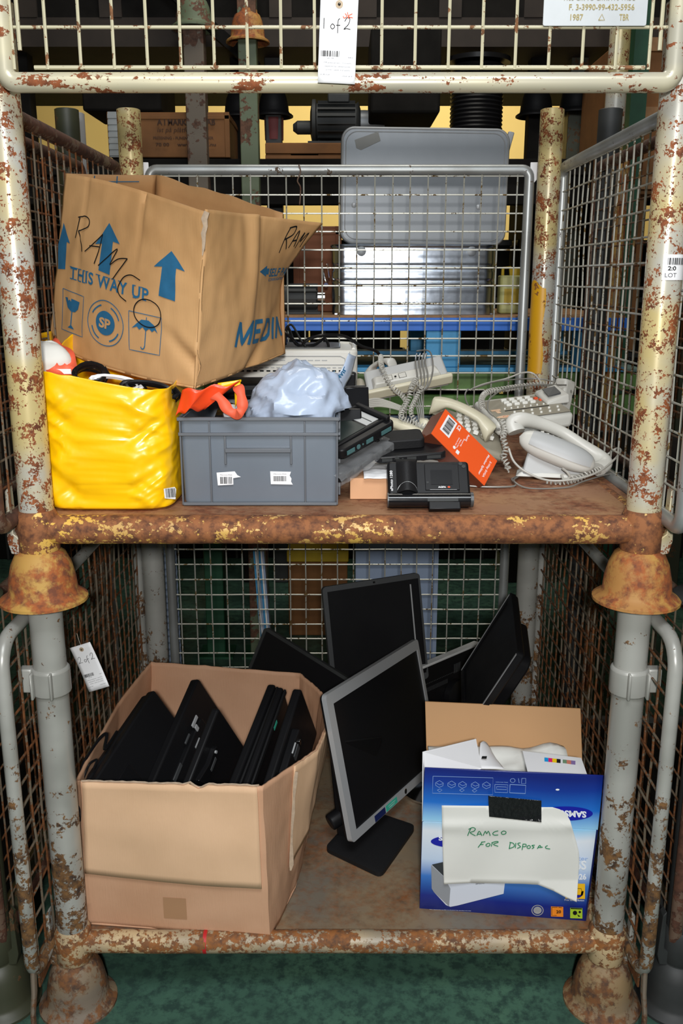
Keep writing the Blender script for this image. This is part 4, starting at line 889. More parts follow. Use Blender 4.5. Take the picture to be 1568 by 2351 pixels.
MB().mat(M['screen']).bx(.004, .048, -.0192, -.018, .045, .078).build('screen', t)
mb = MB().mat(M['white']).shape(fit('AGFA', .018, .0375, .034, .0415, bold=.03), cf(.0022)).shape(mv(fit('ePhoto 1280', 0, 0, .046, .0055, bold=.01), -.074, .032, 1, PI/2), cf(.0006)).shape(pen([[(.001, .034), (.056, .034)]], .0004, 1), cf(.0022)); mb.mat(M['red_ink']).shape(([(.0365, .0395), (.040, .0372), (.0435, .0395), (.040, .0418)], [(0, 1, 2, 3)]), cf(.0022)).build('print', t)
MB().mat(M['dgrey']).lathe([(.004, 0), (.004, .002)], (0, 0, 0), 12, TR((.067, -.0155, .093), rx=PI/2)).lathe([(.004, 0), (.004, .002)], (0, 0, 0), 12, TR((.073, -.0155, .087), rx=PI/2)).lathe([(.0025, 0), (.0025, .001)], (0, 0, 0), 12, TR((-.003, -.018, .05), rx=PI/2)).build('buttons', t)
MB().mat(M['black']).bx(-.004, .06, -.028, -.014, -.014, .004).build('port_cover', t, bevel=.002)
MB().mat(M['dgrey']).bx(-.006, .056, -.0275, -.02, .004, .010).build('port_row', t)

# ---- orange splitter box
o = at(1112, 1115, .235); A_ = at(990, 995, .215); D_ = at(1159, 1073, .295)
X = frame3(A_, o, at(1033, 951, .27)); Lg = (o-A_).length; Wd = (at(1033, 951, .27)-A_).length
t = place('carton', 'orange Monitor Splitter box leaning against the phones', 'box', X)
Dp = .052
MB().mat(M['orange']).bx(0, Lg, 0, Wd, -.001, 0).build('printed_face', t)
MB().mat(plain('dark red brown gloss card', srgb(110, 58, 40), .25)).bx(0, Lg, 0.0, Wd-.001, -Dp, -.0012).build('body', t, bevel=.001)
MB().mat(plain('dark window film', srgb(64, 60, 56), .14)).bx(.012, Lg-.004, Wd-.001, Wd+.0004, -Dp+.004, -.004).build('window', t)
fn = lambda x, y: Vector((x, y, .0006)); f2 = lambda x, y: Vector((x, y, .0012))
mb = MB().mat(M['white']).shape(rect(.012, Wd*.32, .042, Wd*.92), fn)
def vt(st, x, y, h, L): mb.shape(mv(fit(st, 0, 0, L, h, bold=.02), x, y, 1, -PI/2), fn)
vt('2-Way SVGA', Lg-.018, Wd*.80, .0072, Wd*.62); vt('Monitor Splitter', Lg-.030, Wd*.92, .0072, Wd*.78)
mb.shape(mv(fit('CE', 0, 0, .013, .010, bold=.03), .046, Wd*.93, 1, -PI/2), fn)
for k, (st, L) in enumerate((('Directive 73/23', .3), ('Made in China', .34), ('RoHS', .3))): vt(st, .062+k*.006, Wd*(.60+.1*(k == 2)), .003, Wd*L)
vt('RoHS', .078, Wd*.92, .005, Wd*.24); mb.shape(disc(.064, Wd*.22, .004, 14), fn).shape(rect(.072, Wd*.12, .081, Wd*.24), fn)
mb.mat(M['ink']).shape(mv(barcode(0, 0, Wd*.5, .02, 8), .017, Wd*.87, 1, -PI/2), f2); mb.build('print', t)

# ---- telephones
def handset(nm, label, p0, p1, up, m=None, parent=None, L=.205, top=None):
    """p0, p1: the two ends; up: side the back of the handle faces"""
    p0, p1, up = Vector(p0), Vector(p1), Vector(up); x = (p1-p0).normalized(); y = up.cross(x).normalized(); z = x.cross(y)
    Xm = Matrix((x, y, z)).transposed().to_4x4(); Xm.translation = (p0+p1)/2; s = (p1-p0).length/L; Xm = Xm @ Matrix.Diagonal((s, s, s, 1)); m = m or M['phone']
    mb = MB().mat(m); N = 26
    def sec(i):
        u = i/(N-1); xx = (u-.5)*L; e_ = abs(u-.5)*2
        zt = .020-.020*e_**2.2; dp = .011+.021*max(0, (e_-.55)/.45)**.8*(1 if e_ < .97 else .8)
        wd = .020+.011*max(0, (e_-.45)/.55)**.7; k = math.sqrt(max(0, 1-max(0, (e_-.90)/.10)**2)); return xx, zt, dp*(.3+.7*k), wd*(.35+.65*k)
    vs = []; n = 14
    for i in range(N):
        xx, zt, dp, wd = sec(i)
        for k in range(n):
            a = 2*PI*k/n; c, s_ = math.cos(a), math.sin(a); yy = abs(c)**.75*math.copysign(1, c)*wd; zz = abs(s_)**.75*math.copysign(1, s_)*dp; vs.append((xx, yy, zt-dp+zz))
    fs = [(i*n+k, i*n+(k+1) % n, (i+1)*n+(k+1) % n, (i+1)*n+k) for i in range(N-1) for k in range(n)]+[tuple(range(n-1, -1, -1)), tuple(range((N-1)*n, N*n))]
    mb.add(vs, fs)
    if parent:
        pm = parent.matrix_world if parent.parent is None else None
        h = mb.build(nm, parent, smooth=60); h.matrix_local = parent_inv(parent) @ Xm; return h
    t = place(nm, label, 'telephone handset', Xm); mb.build('shell', t, smooth=60)
    MB().mat(M['phone_g']).lathe([(.016, 0), (.016, .004), (.012, .006)], (0, 0, 0), 18, TR((L*.41, 0, -.044), rx=0)).lathe([(.016, 0), (.016, .004), (.012, .006)], (0, 0, 0), 18, TR((-L*.41, 0, -.044))).build('ear_cups', t)
    MB().mat(M['ink']).box((L*.5, 0, -.012), (.003, .008, .005)).build('socket', t)
    return t
def parent_inv(p): bpy.context.view_layer.update(); return p.matrix_world.inverted()
def cordt(nm, label, path, r=.0056, pitch=.0080, wr=.0016, m=None, group=None):
    return tag(MB().mat(m or M['cord']).tube(coil(path, r, pitch, wr), wr, 5).build('curly_cable'), label, 'telephone cord', group)
# phone one: underside towards us
X = frame3(at(845, 906, .52), at(1033, 866, .54), at(851, 838, .60)); 
t = place('telephone', 'upturned grey telephone leaning with its underside and wound line cord towards us', 'telephone', X)
W_ = (at(1033, 866, .54)-at(845, 906, .52)).length; H_ = .085
MB().mat(M['phone_u']).prism([(0, 0), (W_, 0), (W_*1.0, H_), (W_*.03, H_)], -.030, 0).build('body', t, bevel=.006, seg=3)
MB().mat(M['phone']).hexa([(.015, .008, 0), (W_-.018, .004, 0), (W_-.022, H_*.55, 0), (.018, H_*.60, 0)], [(.022, .012, .020), (W_-.024, .008, .020), (W_-.03, H_*.50, .012), (.026, H_*.52, .012)]).build('foot_block', t, bevel=.004, seg=3)
MB().mat(M['phone_c']).bx(-.004, W_+.006, -.008, .004, -.016, .014).build('front_lip', t, bevel=.004)
MB().mat(M['phone_g']).prism([(0, 0), (.035, .01), (.038, H_*.9), (.02, H_)], -.045, -.008, Matrix.Translation((-.034, -.005, 0))).build('side_cradle', t, bevel=.01, seg=3)
mb = MB().mat(M['ink']); fn = lambda x, y: Vector((x, y, .0205))
for x in (.05, .085): mb.shape(pen([[(x, .014), (x+.018, .014), (x+.018, .030), (x, .030), (x, .014)]], .0012, 1), fn)
mb.shape(disc(.076, .022, .003, 12), fn).build('moulded_marks', t)
handset('telephone_handset', 'cream handset end sticking up behind the upturned telephone', at(900, 822, .64), at(845, 850, .72), (0, 0, 1), M['phone'])
cordt('telephone_cord', 'coiled cord hanging in front of the upturned telephone down to the pile', [at(874, 818, .60), at(876, 840, .50), at(888, 870, .49), at(905, 893, .48), at(925, 910, .46), at(935, 930, .44), at(925, 950, .43)])
cordt('telephone_cord', 'coiled cord looped below the upturned telephone beside the orange box', [at(955, 870, .48), at(945, 890, .45), at(938, 915, .44), at(925, 940, .42), at(922, 958, .40), at(940, 968, .39), at(960, 975, .38), at(985, 982, .37)], r=.006, pitch=.0074)
cordt('telephone_cord', 'short coiled cord in the middle of the cord tangle', [at(958, 880, .47), at(968, 888, .46), at(960, 905, .46), at(944, 940, .42), at(950, 962, .40), at(972, 985, .38)], r=.005)
for k, dx in enumerate((0, 8, 15, 22, 30)):
    lead('line_cord', 'thin grey line cord wound round the upturned telephone', [at(957+dx, 812, .62), at(954+dx, 830, .50), at(958+dx*1.1, 860, .485), at(960+dx*.9, 885, .48), at(950+dx*.8, 905, .47), at(958+dx*.6, 940, .45), at(962+dx*.5, 965, .44)] if k < 4 else [at(957, 806, .62), at(985, 806, .56), at(994, 835, .49), at(990, 870, .485), at(975, 895, .48), at(945, 908, .50)], .0019, M['cord_d'], 'line cords wound round the upturned telephone')
# phone two: keypad up
P0 = at(1140, 972, .42); X = frame3(P0, at(1325, 948, .46), at(1112, 918, .60))
t = place('telephone', 'grey telephone with rows of white keys and a small display, on top of the pile', 'telephone', X)
W_ = .20; D_ = .165
MB().mat(M['phone']).hexa([(.004, 0, -.036), (W_*.98, 0, -.036), (W_, D_, -.03), (0, D_, -.03)], [(0, 0, 0), (W_, 0, 0), (W_+.01, D_, .006), (0, D_, .006)]).build('body', t, bevel=.010, seg=4)
MB().mat(M['phone_g']).bx(.008, W_-.006, .008, D_-.004, .003, .0055).build('face_plate', t, bevel=.003)
mb = MB().mat(M['key'])
for r_ in range(3):
    for c_ in range(4): mb.bx(.062+c_*.021, .076+c_*.021, .092+r_*.018, .102+r_*.018, .005, .012)
mb.build('number_keys', t, bevel=.0015)
mb = MB().mat(M['key'])
for r_ in range(2):
    for c_ in range(6): mb.lathe([(.0034, .005), (.0028, .009)], (.055+c_*.0225+r_*.008, .020+r_*.024, 0), 10)
for c_ in range(7): mb.lathe([(.0026, .005), (.002, .009)], (.05+c_*.017, .075, 0), 8)
mb.build('memory_keys', t)
MB().mat(M['ink']).bx(.045, .16, .060, .0625, .005, .0066).build('label_strip', t); MB().mat(M['red_ink']).bx(.146, .155, .118, .126, .005, .010).bx(.154, .162, .104, .112, .005, .009).build('red_keys', t)
mb = MB().mat(M['phone']).hexa([(.158, .068, .004), (W_+.018, .064, .004), (W_+.022, .15, .006), (.158, .15, .006)], [(.160, .072, .012), (W_+.018, .070, .026), (W_+.016, .148, .030), (.160, .148, .018)]); dp = mb.build('display_hood', t, bevel=.006, seg=3)
MB().mat(M['dsilver']).hexa([(.170, .088, .020), (.202, .086, .0225), (.203, .128, .030), (.171, .130, .0255)], [(.170, .088, .021), (.202, .086, .0275), (.203, .128, .0315), (.171, .130, .0272)]).build('display', dp)
mb = MB().mat(plain('peach sticker', srgb(226, 190, 158), .6)); fz = lambda x, y: Vector((x, y, .0062)); mb.shape(disc(.030, .022, .021, 24, .009), fz).shape(rect(.014, .068, .038, .080), fz).shape(rect(.022, .05, .032, .070), fz); mb.mat(M['red_ink']).shape(pen([[(.024, .02), (.03, .026), (.034, .02), (.038, .025)]], .001), lambda x, y: Vector((x, y, .0068))); mb.build('stickers', t)
cordt('telephone_cord', 'coiled cord arching along the back of the keyed telephone', [at(1108, 935, .52), at(1106, 915, .56), at(1120, 900, .60), at(1160, 893, .62), at(1200, 887, .64), at(1250, 882, .64), at(1280, 886, .62)], r=.0066, pitch=.0084, wr=.0019)
t = place('telephone_handset', 'grey handset standing on end against the right mesh panel', 'telephone handset', frame3(at(1293, 905, .62), at(1330, 916, .66), at(1304, 860, .64)))
MB().mat(M['phone']).hexa([(0, -.06, -.03), (.036, -.06, -.03), (.036, -.06, 0), (0, -.06, 0)], [(.0, .046, -.034), (.044, .044, -.034), (.044, .040, .006), (0, .042, .006)]).build('shell', t, bevel=.008, seg=3)
MB().mat(M['ink']).box((.02, .0450, -.012), (.010, .003, .007)).box((.036, .0, .0045), (.006, .008, .002)).build('socket', t)
# phone three: front right, lying on its side towards us
t = thing('telephone', 'pale grey telephone lying at the right front with its handset arch over the keys', 'telephone', (.5, .4, 1.151))
mb = MB().mat(M['phone']); a, b_ = at(1192, 1002, .36), at(1366, 1072, .31)
ax = (b_-a).normalized(); q = []
def lobe(u, v, a=a, b_=b_, r1=.034, r2=.026):
    p = a.lerp(b_, u); e_ = math.sqrt(max(0, 1-abs(2*u-1)**3.2)); th = 2*PI*v; n1 = Vector((0, -.75, .66)); n2 = ax.cross(n1).normalized(); return p+(n1*math.cos(th)*r2+n2*math.sin(th)*r1)*e_*.98
mb.grid(lambda u, v: lobe(v, u), 24, 30, closed=True); mb.build('cradle_shell', t, world=True, smooth=60)
mb = MB().mat(M['phone_u']).grid(lambda u, v: lobe(.14+v*.80, .62+u*.5)+Vector((-.0, -.003, .0005)), 14, 20); mb.build('shell_recess', t, world=True, smooth=60)
P = [at(1186, 992, .38), at(1180, 972, .39), at(1200, 964, .39), at(1240, 972, .40), at(1290, 992, .40), at(1335, 1022, .385), at(1375, 1050, .37), at(1386, 1066, .355), at(1372, 1078, .34)]
MB().mat(M['phone']).tube(smooth_line(P, 6), [(.019+.005*math.cos(i/48*2*PI)) for i in range(49)], 14, flat=.72).build('handset', t, world=True, smooth=60)
mb = MB().mat(M['phone_u']).hexa([at(1190, 985, .42), at(1385, 1070, .37), at(1370, 1075, .46), at(1195, 975, .52)], [at(1190, 972, .44), at(1382, 1058, .39), at(1360, 1050, .48), at(1200, 962, .53)]); mb.build('key_face', t, world=True, bevel=.003)
mb = MB().mat(M['key'])
for k in range(9):
    for j in range(2): c = at(1245+k*11.5, 992+k*4.9-j*9, .405+j*.01); mb.box(c, (.0075, .009, .006), None)
mb.build('keys', t, world=True, bevel=.001)
MB().mat(M['phone_u']).hexa([at(1196, 1092, .335), at(1345, 1099, .32), at(1345, 1095, .40), at(1200, 1070, .42)], [at(1212, 1035, .35), at(1330, 1075, .325), at(1330, 1065, .38), at(1215, 1030, .40)]).build('foot_wedge', t, world=True, bevel=.005, seg=3)
MB().mat(M['phone']).hexa([at(1182, 1094, .335), at(1340, 1101, .315), at(1340, 1090, .39), at(1185, 1080, .40)], [at(1200, 1080, .34), at(1330, 1090, .32), at(1330, 1080, .39), at(1205, 1068, .40)]).build('foot_lip', t, world=True, bevel=.003)
cordt('telephone_cord', 'coiled cord lying on the rusty deck below the pale grey telephone', [at(1256, 1110, .30), at(1275, 1112, .29), at(1300, 1107, .29), at(1330, 1097, .30), at(1352, 1085, .31), at(1380, 1078, .33)], r=.0072, pitch=.0085, wr=.0021)
cordt('telephone_cord', 'coiled cord hanging between the orange box and the pale grey telephone', [at(1150, 962, .40), at(1160, 985, .38), at(1155, 1005, .36), at(1162, 1030, .35), at(1156, 1050, .34), at(1166, 1070, .33), at(1162, 1082, .33)], r=.0062, pitch=.0085, wr=.002)
lead('line_cord', 'shiny grey line cord looping past the pale grey telephone to the right mesh', [at(1168, 1030, .33), at(1180, 1060, .31), at(1210, 1085, .29), at(1260, 1103, .28), at(1320, 1100, .28), at(1370, 1085, .30), at(1405, 1060, .34), at(1425, 1036, .38), at(1415, 1030, .40), at(1388, 1048, .40)], .0026, M['cord'])
lead('line_cord', 'thin dark cord lying on the deck in front of the pale grey telephone', [at(1010, 1108, .27), at(1100, 1117, .25), at(1180, 1116, .25), at(1175, 1100, .30), at(1190, 1094, .34), at(1180, 1105, .27), at(1215, 1121, .24), at(1300, 1119, .24), at(1340, 1105, .28), at(1390, 1090, .33), at(1425, 1085, .36)], .0020, M['cord_d'])
lead('line_cord', 'short grey loop of cord hanging from the pale grey telephone', [at(1292, 1076, .30), at(1303, 1085, .285), at(1308, 1096, .285), at(1294, 1100, .29), at(1290, 1090, .30)], .0028, M['cord'])
lead('line_cord', 'grey cord arching over the back of the keyed telephone', [at(1080, 895, .62), at(1110, 882, .66), at(1160, 870, .70), at(1200, 856, .72), at(1225, 858, .72), at(1245, 880, .70), at(1270, 890, .66)], .0024, M['cord'])
lead('line_cord', 'second grey cord lying across the back of the keyed telephone', [at(1085, 893, .6), at(1140, 876, .68), at(1200, 870, .72), at(1240, 870, .72), at(1275, 878, .70), at(1305, 890, .66), at(1312, 900, .62)], .0020, M['cord_d'])
lead('line_cord', 'grey cord looping down the left side of the keyed telephone', [at(1300, 884, .62), at(1220, 884, .58), at(1160, 893, .56), at(1125, 915, .50), at(1120, 940, .47), at(1132, 955, .45)], .0020, M['cord_d'])
lead('line_cord', 'grey cord curling down behind the orange box', [at(1075, 893, .58), at(1068, 905, .55), at(1072, 925, .50), at(1090, 950, .45), at(1120, 975, .42), at(1148, 986, .41), at(1120, 984, .42), at(1095, 965, .43), at(1085, 945, .45)], .0020, M['cord_d'])
# phone five: under the cream handset
X = frame3(at(1010, 985, .36), at(1170, 1040, .37), at(1020, 930, .56)); t = place('telephone', 'grey telephone under the cream handset behind the orange box', 'telephone', X)
MB().mat(M['phone_g']).hexa([(0, 0, -.03), (.17, 0, -.03), (.17, .15, -.03), (0, .15, -.03)], [(0, 0, -.01), (.17, 0, -.01), (.17, .15, .01), (0, .15, .01)]).build('body', t, bevel=.008, seg=3)
mb = MB().mat(M['key'])
for r_ in range(4):
    for c_ in range(5): mb.bx(.05+c_*.02, .062+c_*.02, .05+r_*.02, .060+r_*.02, -.006+.0027*(r_+2), .004+.0027*(r_+2))
mb.build('keys', t, bevel=.001)
handset('telephone_handset', 'cream handset lying diagonally above the orange box', at(997, 912, .46), at(1138, 982, .40), (.2, -.35, .85), M['phone_c'])
handset('telephone_handset', 'cream handset lying left of the orange box, partly under the docking stations', at(862, 960, .46), at(985, 1008, .34), (.15, -.45, .85), M['phone_c'])
X = frame3(at(880, 1020, .36), at(1000, 1030, .36), at(885, 950, .56)); t = place('telephone', 'old beige telephone with red key behind the docking stations', 'telephone', X)
MB().mat(M['phone_g']).hexa([(0, 0, -.04), (.15, 0, -.04), (.15, .16, -.04), (0, .16, -.04)], [(0, 0, -.008), (.15, 0, -.008), (.15, .16, .006), (0, .16, .006)]).build('body', t, bevel=.008, seg=3)
mb = MB().mat(M['dsilver'])
for r_ in range(4):
    for c_ in range(5): mb.bx(.04+c_*.018, .051+c_*.018, .03+r_*.016, .039+r_*.016, -.006+.0014*r_, .002+.0014*r_)
mb.build('keys', t, bevel=.001); MB().mat(M['red_ink']).bx(.045, .058, .098, .106, 0, .006).build('red_key', t)
handset('telephone_handset', 'small cream handset end poking out left of the orange box', at(978, 965, .42), at(940, 1060, .44), (0, -.6, .3), M['phone_c'])
for k in range(5): lead('flat_cord', 'flat pale grey ribbon cord folded behind the glossy black part', [at(838, 920+k*4, .42), at(865, 916+k*4, .44), at(890, 922+k*3, .45), at(922, 934+k*2, .46)], .0028, M['cord'], 'folded flat cords', k=5)
t = thing('barcode_label', 'white barcode label stuck on the right front post', 'label', (.6, -.034, 1.62))
def lf(x, y, off=0): a = x/.0345; return Vector((.60+(.0345+off)*math.sin(a), -(.0345+off)*math.cos(a), y))
mb = MB().mat(M['white']).grid(lambda u, v: lf(-.014+u*.05, 1.603+v*.045, .0006), 10, 2); mb.build('sticker', t, world=True, smooth=60)
mb = MB().mat(M['ink']).shape(barcode(-.006, 1.630, .03, 1.642, 3), lambda x, y: lf(x, y, .0014)).shape(fit('2:0', -.005, 1.620, .010, 1.6275, bold=.02), lambda x, y: lf(x, y, .0014)); mb.mat(M['grey_ink']).shape(fit('LOT', -.009, 1.608, .012, 1.6155), lambda x, y: lf(x, y, .0014)); mb.build('print', t, world=True)
# ================================================================ goods on the lower stillage
# ---- open box of docking stations
t = thing('cardboard_box', 'open pinkish brown box full of black equipment, left on the lower deck', 'box', (-.35, .3, .176))
def ringpts(P, k):
    out = []
    for i in range(len(P)):
        a, b_ = Vector(P[i]), Vector(P[(i+1) % len(P)]); out += [a.lerp(b_, j/k) for j in range(k)]
    return out
top = [at(172, 1792, .065), at(186, 1795, .03), at(603, 1806, -.005), at(728, 1722, .20), at(756, 1655, .40), at(742, 1590, .53), at(690, 1545, .62), at(345, 1518, .70), at(268, 1615, .48)]
bot = [Vector(q) for q in ((-.597, .06, .177), (-.579, .034, .177), (-.156, -.012, .177), (-.108, .16, .177), (-.085, .38, .177), (-.095, .55, .177), (-.12, .62, .177), (-.56, .68, .177), (-.60, .42, .177))]
K = 12; Tp, Bt = ringpts(top, K), ringpts(bot, K); NR = len(Tp)
def lb(i, v, off=0):
    i0 = int(math.floor(i)) % NR; f_ = i-math.floor(i); a = Bt[i0].lerp(Bt[(i0+1) % NR], f_); b_ = Tp[i0].lerp(Tp[(i0+1) % NR], f_)
    p = a.lerp(b_, v); tn = (Tp[(i0+1) % NR]-Tp[i0]).normalized(); n = Vector((tn.y, -tn.x, 0)).normalized()
    nb = noise.noise(Vector((i*.16, v*4, 4)))*.004+noise.noise(Vector((i*.5, v*7, 1)))*.0015; 
    s = (i % K)/K; bow = .008*math.sin(PI*s)*math.sin(PI*min(1, v*1.1)) if K <= i < 2*K else 0
    p = p+n*(off+nb+bow)
    if v > .96: p.z += .003*noise.noise(Vector((i*1.3, 0, 2)))-(.009*math.exp(-((i-K-7.9)/.35)**2))+(.004*math.exp(-((i-K-7.2)/.2)**2))
    return p
mb = MB().mat(M['card_pink']); mb.grid(lambda u, v: lb(u*NR, v), NR*2, 30, closed=True); mb.add([tuple(p) for p in Bt], [tuple(range(NR-1, -1, -1))])
bd = mb.build('box_body', t, world=True, smooth=45, solid=.005)
M['card_light'] = cardboard('pale inner liner of folded flap', srgb(222, 184, 148), srgb(210, 172, 136))
def flap(i0, i1, vlo, nm, off=.0035, mat='card_light'):
    mb = MB().mat(M[mat]).grid(lambda u, v: lb(i0+(i1-i0)*u, vlo(u)+(1.0-vlo(u))*v, off+.004*(1-v)), int((i1-i0)*3)+2, 14); return mb.build(nm, t, world=True, smooth=45, solid=.003)
flap(K+.1, 2*K-.35, lambda u: .385-.035*u, 'folded_flap')
flap(2*K+6.5, 4*K+2, lambda u: .30+.35*u, 'folded_flap')
mb = MB().mat(M['card_edge']).tube([lb(i/4, 1, -.0025)+Vector((0, 0, .0006*(i % 3))) for i in range(4*K, 8*K)], .0026, 6); mb.build('torn_rim', bd, world=True)
MB().mat(M['card_edge']).tube([lb(2*K+6.3+.1*math.sin(v*60), v, .010) for v in (.97, .9, .8, .7, .6, .5, .42, .34, .30)], [.004, .005, .003, .0045, .003, .003, .005, .006, .002], 6, flat=.5).build('torn_edge', bd, world=True)
MB().mat(plain('brown tape patch', srgb(176, 134, 100), .35)).shape(subdiv(rect(0, 0, 1, 1), 2), lambda x, y: lb(K+5.2+1.5*x, .10+.15*y, .0012)).build('tape_patch', bd, world=True)

def slab(label, N, A_, B_, Wd, th, kind, L=None):
    n_, a_ = at(*N), at(*A_); B_ = min(((B_[0], B_[1], A_[2]+k*.005-.1) for k in range(60)), key=lambda q: abs((a_-n_).normalized().dot((at(*q)-a_).normalized())))   # the square corner
    X = frame3(n_, a_, n_+at(*B_)-a_); L = L or (at(*A_)-at(*N)).length
    t = place('docking_station', label, 'docking station', X)
    P = rrect(L+.06, Wd, .010, 4); MB().mat(M['black']).prism(P, 0, th, Matrix.Translation(((L-.06)/2, Wd/2, 0))).build('base', t, bevel=.005, seg=3)
    if kind == 0: MB().mat(M['black_gloss']).bx(.05, .13, .05, .13, -.003, .002).build('latch_panel', t, bevel=.002)
    if kind == 1:
        MB().mat(M['black']).prism(rrect(L*.6, Wd*.45, .01, 3), -.014, .002, Matrix.Translation((L*.45, Wd*.42, 0))).build('raised_cradle', t, bevel=.003)
        mb = MB().mat(M['silver']); mb.box((L*.66, .035, -.015), (.034, .010, .004)); mb.box((L*.64, .052, -.015), (.012, .016, .004)); mb.build('connector', t, bevel=.001)
        for q_, d_ in (((L*.50, .035, -.015), (.03, .006, .004)), ((L*.24, .05, -.015), (.05, .012, .003))): MB().mat(M['dsilver']).box(q_, d_).build('port', t, bevel=.001)
        MB().mat(M['silver']).box((L*.56, .085, -.015), (.03, .02, .002)).build('sticker', t)
    if kind == 2:
        MB().mat(M['black_gloss']).prism([(0, .012), (.05, .03), (.09, .028), (.10, .036), (.09, .044), (.05, .048), (0, .075), (.01, .05)], -.012, .001, Matrix.Translation((.03, .005, 0))).build('hinge_lever', t, bevel=.002)
        MB().mat(M['dsilver']).box((.09, .055, -.010), (.035, .012, .006)).build('metal_clip', t, bevel=.002); MB().mat(M['silver']).lathe([(.004, -.016), (.004, -.012)], (.115, .04, 0), 12).build('screw', t)
    if kind == 3: MB().mat(M['black_rough']).bx(0, L, Wd*.05, Wd*.12, -.006, 0).build('edge_ridge', t, bevel=.002); MB().mat(M['teal']).bx(L*.62, L*.70, .018, .028, -.0065, -.0055).build('sticker', t); 
    if kind == 4:
        MB().mat(M['black']).prism(rrect(L*.45, Wd*.3, .008, 3), -.018, .001, Matrix.Translation((L*.42, .05, 0))).build('raised_cradle', t, bevel=.003)
        MB().mat(M['dsilver']).box((L*.46, .045, -.020), (.035, .018, .003)).build('sticker', t); mb = MB().mat(M['chrome']).box((L*.56, .045, -.02), (.008, .016, .004)); mb.build('connector', t, bevel=.001)
        MB().mat(M['silver']).box((L*.45, .022, -.019), (.03, .004, .004)).build('port', t, bevel=.001); MB().mat(M['chrome']).lathe([(.005, 0), (.005, .004)], (L*.08, .03, -.004), 12).build('screw', t)
    return t
slab('black dock standing leftmost in the open box, thin edge showing', (186, 1812, .10), (338, 1592, .42), (395, 1670, .40), .14, .018, 9)
slab('black dock with a plain face, second from the left in the open box', (205, 1812, .09), (354, 1582, .40), (408, 1655, .39), .27, .022, 0)
slab('tall black dock with silver connectors in the middle of the open box', (345, 1812, .14), (456, 1556, .44), (556, 1706, .38), .28, .024, 1)
slab('shorter black dock with a glossy lever, in front of the tall middle one', (430, 1812, .11), (503, 1625, .27), (556, 1706, .25), .21, .020, 2)
slab('black dock edge on, fourth from the left in the open box', (537, 1812, .12), (632, 1569, .42), (652, 1640, .415), .22, .020, 3)
slab('black dock edge on with a teal sticker, close right of its neighbour', (566, 1812, .12), (650, 1576, .39), (670, 1650, .385), .20, .016, 3)
slab('black dock with a raised back, rightmost in the open box', (618, 1815, .12), (692, 1580, .36), (732, 1690, .33), .20, .022, 4)
lead('power_lead', 'black lead looped at the left inside the open box', [at(182, 1785, .12), at(195, 1745, .16), at(225, 1700, .22), at(245, 1685, .25), at(240, 1720, .2), at(255, 1700, .24), at(268, 1680, .28)], .004, M['black_gloss'])
lead('power_lead', 'small black lead loop beside the leftmost dock', [at(190, 1790, .12), at(205, 1755, .14), at(222, 1745, .16), at(215, 1765, .14)], .003, M['black_gloss'])

# ---- monitors
def monitor(label, X, W, H, bez, mbez, back=.035, port=False, mback=None, cam_=False, vents=False):
    t = place('monitor', label, 'monitor', X); Cm = lambda z0: Matrix.Translation((W/2, H/2, z0))
    MB().mat(mback or M['black']).prism(rrect(W-.004, H-.004, .014, 5), -.022, -.002, Cm(0)).prism(rrect(W*.72, H*.68, .03, 5), -.022-back, -.02, Cm(0)).build('housing', t, bevel=.006, seg=3)
    bl, br_, bb, bt = bez; o = rrect(W, H, .012, 5); mb = MB().mat(mbez); n = len(o)
    inn = []
    for cx, cy, a0 in ((W-br_, H-bt, 0), (bl, H-bt, 90), (bl, bb, 180), (W-br_, bb, 270)): inn += [(cx-W/2, cy-H/2)]*6
    vs = [(x, y, -.012) for x, y in o]+[(x, y, .002) for x, y in o]+[(x, y, .002) for x, y in inn]+[(x, y, -.003) for x, y in inn]
    fs = [(j*n+i, j*n+(i+1) % n, (j+1)*n+(i+1) % n, (j+1)*n+i) for j in range(3) for i in range(n)]; mb.add(vs, fs, Cm(0)); mb.build('bezel', t, smooth=30)
    MB().mat(M['screen']).bx(bl-.001, W-br_+.001, bb-.001, H-bt+.001, -.004, -.0022).build('screen', t)
    if cam_: MB().mat(M['ink']).box((W*.52, H-bt/2, .0022), (.007, .006, .001)).build('webcam', t)
    if vents:
        mb = MB().mat(M['dgrey'])
        for k in range(24): mb.box((W*.12+k*.012, H*.52, -.0222-back), (.004, .05, .002))
        mb.build('vent_slots', t)
    return t
a = at(808, 1937, .25); X = frame3(a, at(1008, 1755, .67), at(745, 1597, .31))
m1 = monitor('large silver framed monitor standing on a black square base', X, .494, .384, (.027, .012, .022, .030), M['silver'], port=True)
MB().mat(M['teal']).bx(.175, .235, .002, .018, .0021, .0027).build('teal_sticker', m1); MB().mat(plain('dark blue sticker', srgb(24, 36, 84), .4)).bx(.115, .170, .001, .018, .0021, .0027).build('blue_sticker', m1)
MB().mat(M['white']).shape(fit('CERTIFIED', .185, .0115, .225, .0135), lambda x, y: Vector((x, y, .0031))).shape(fit('ENERGY', .19, .006, .22, .0085), lambda x, y: Vector((x, y, .0031))).build('sticker_print', m1)
MB().mat(M['ink']).lathe([(.006, .002), (.006, .0028)], (.285, .011, 0), 18).build('power_button', m1); MB().mat(M['chrome']).lathe([(.0065, .002), (.0075, .003), (.0065, .0035)], (.285, .011, 0), 18, cap=False).build('button_ring', m1)
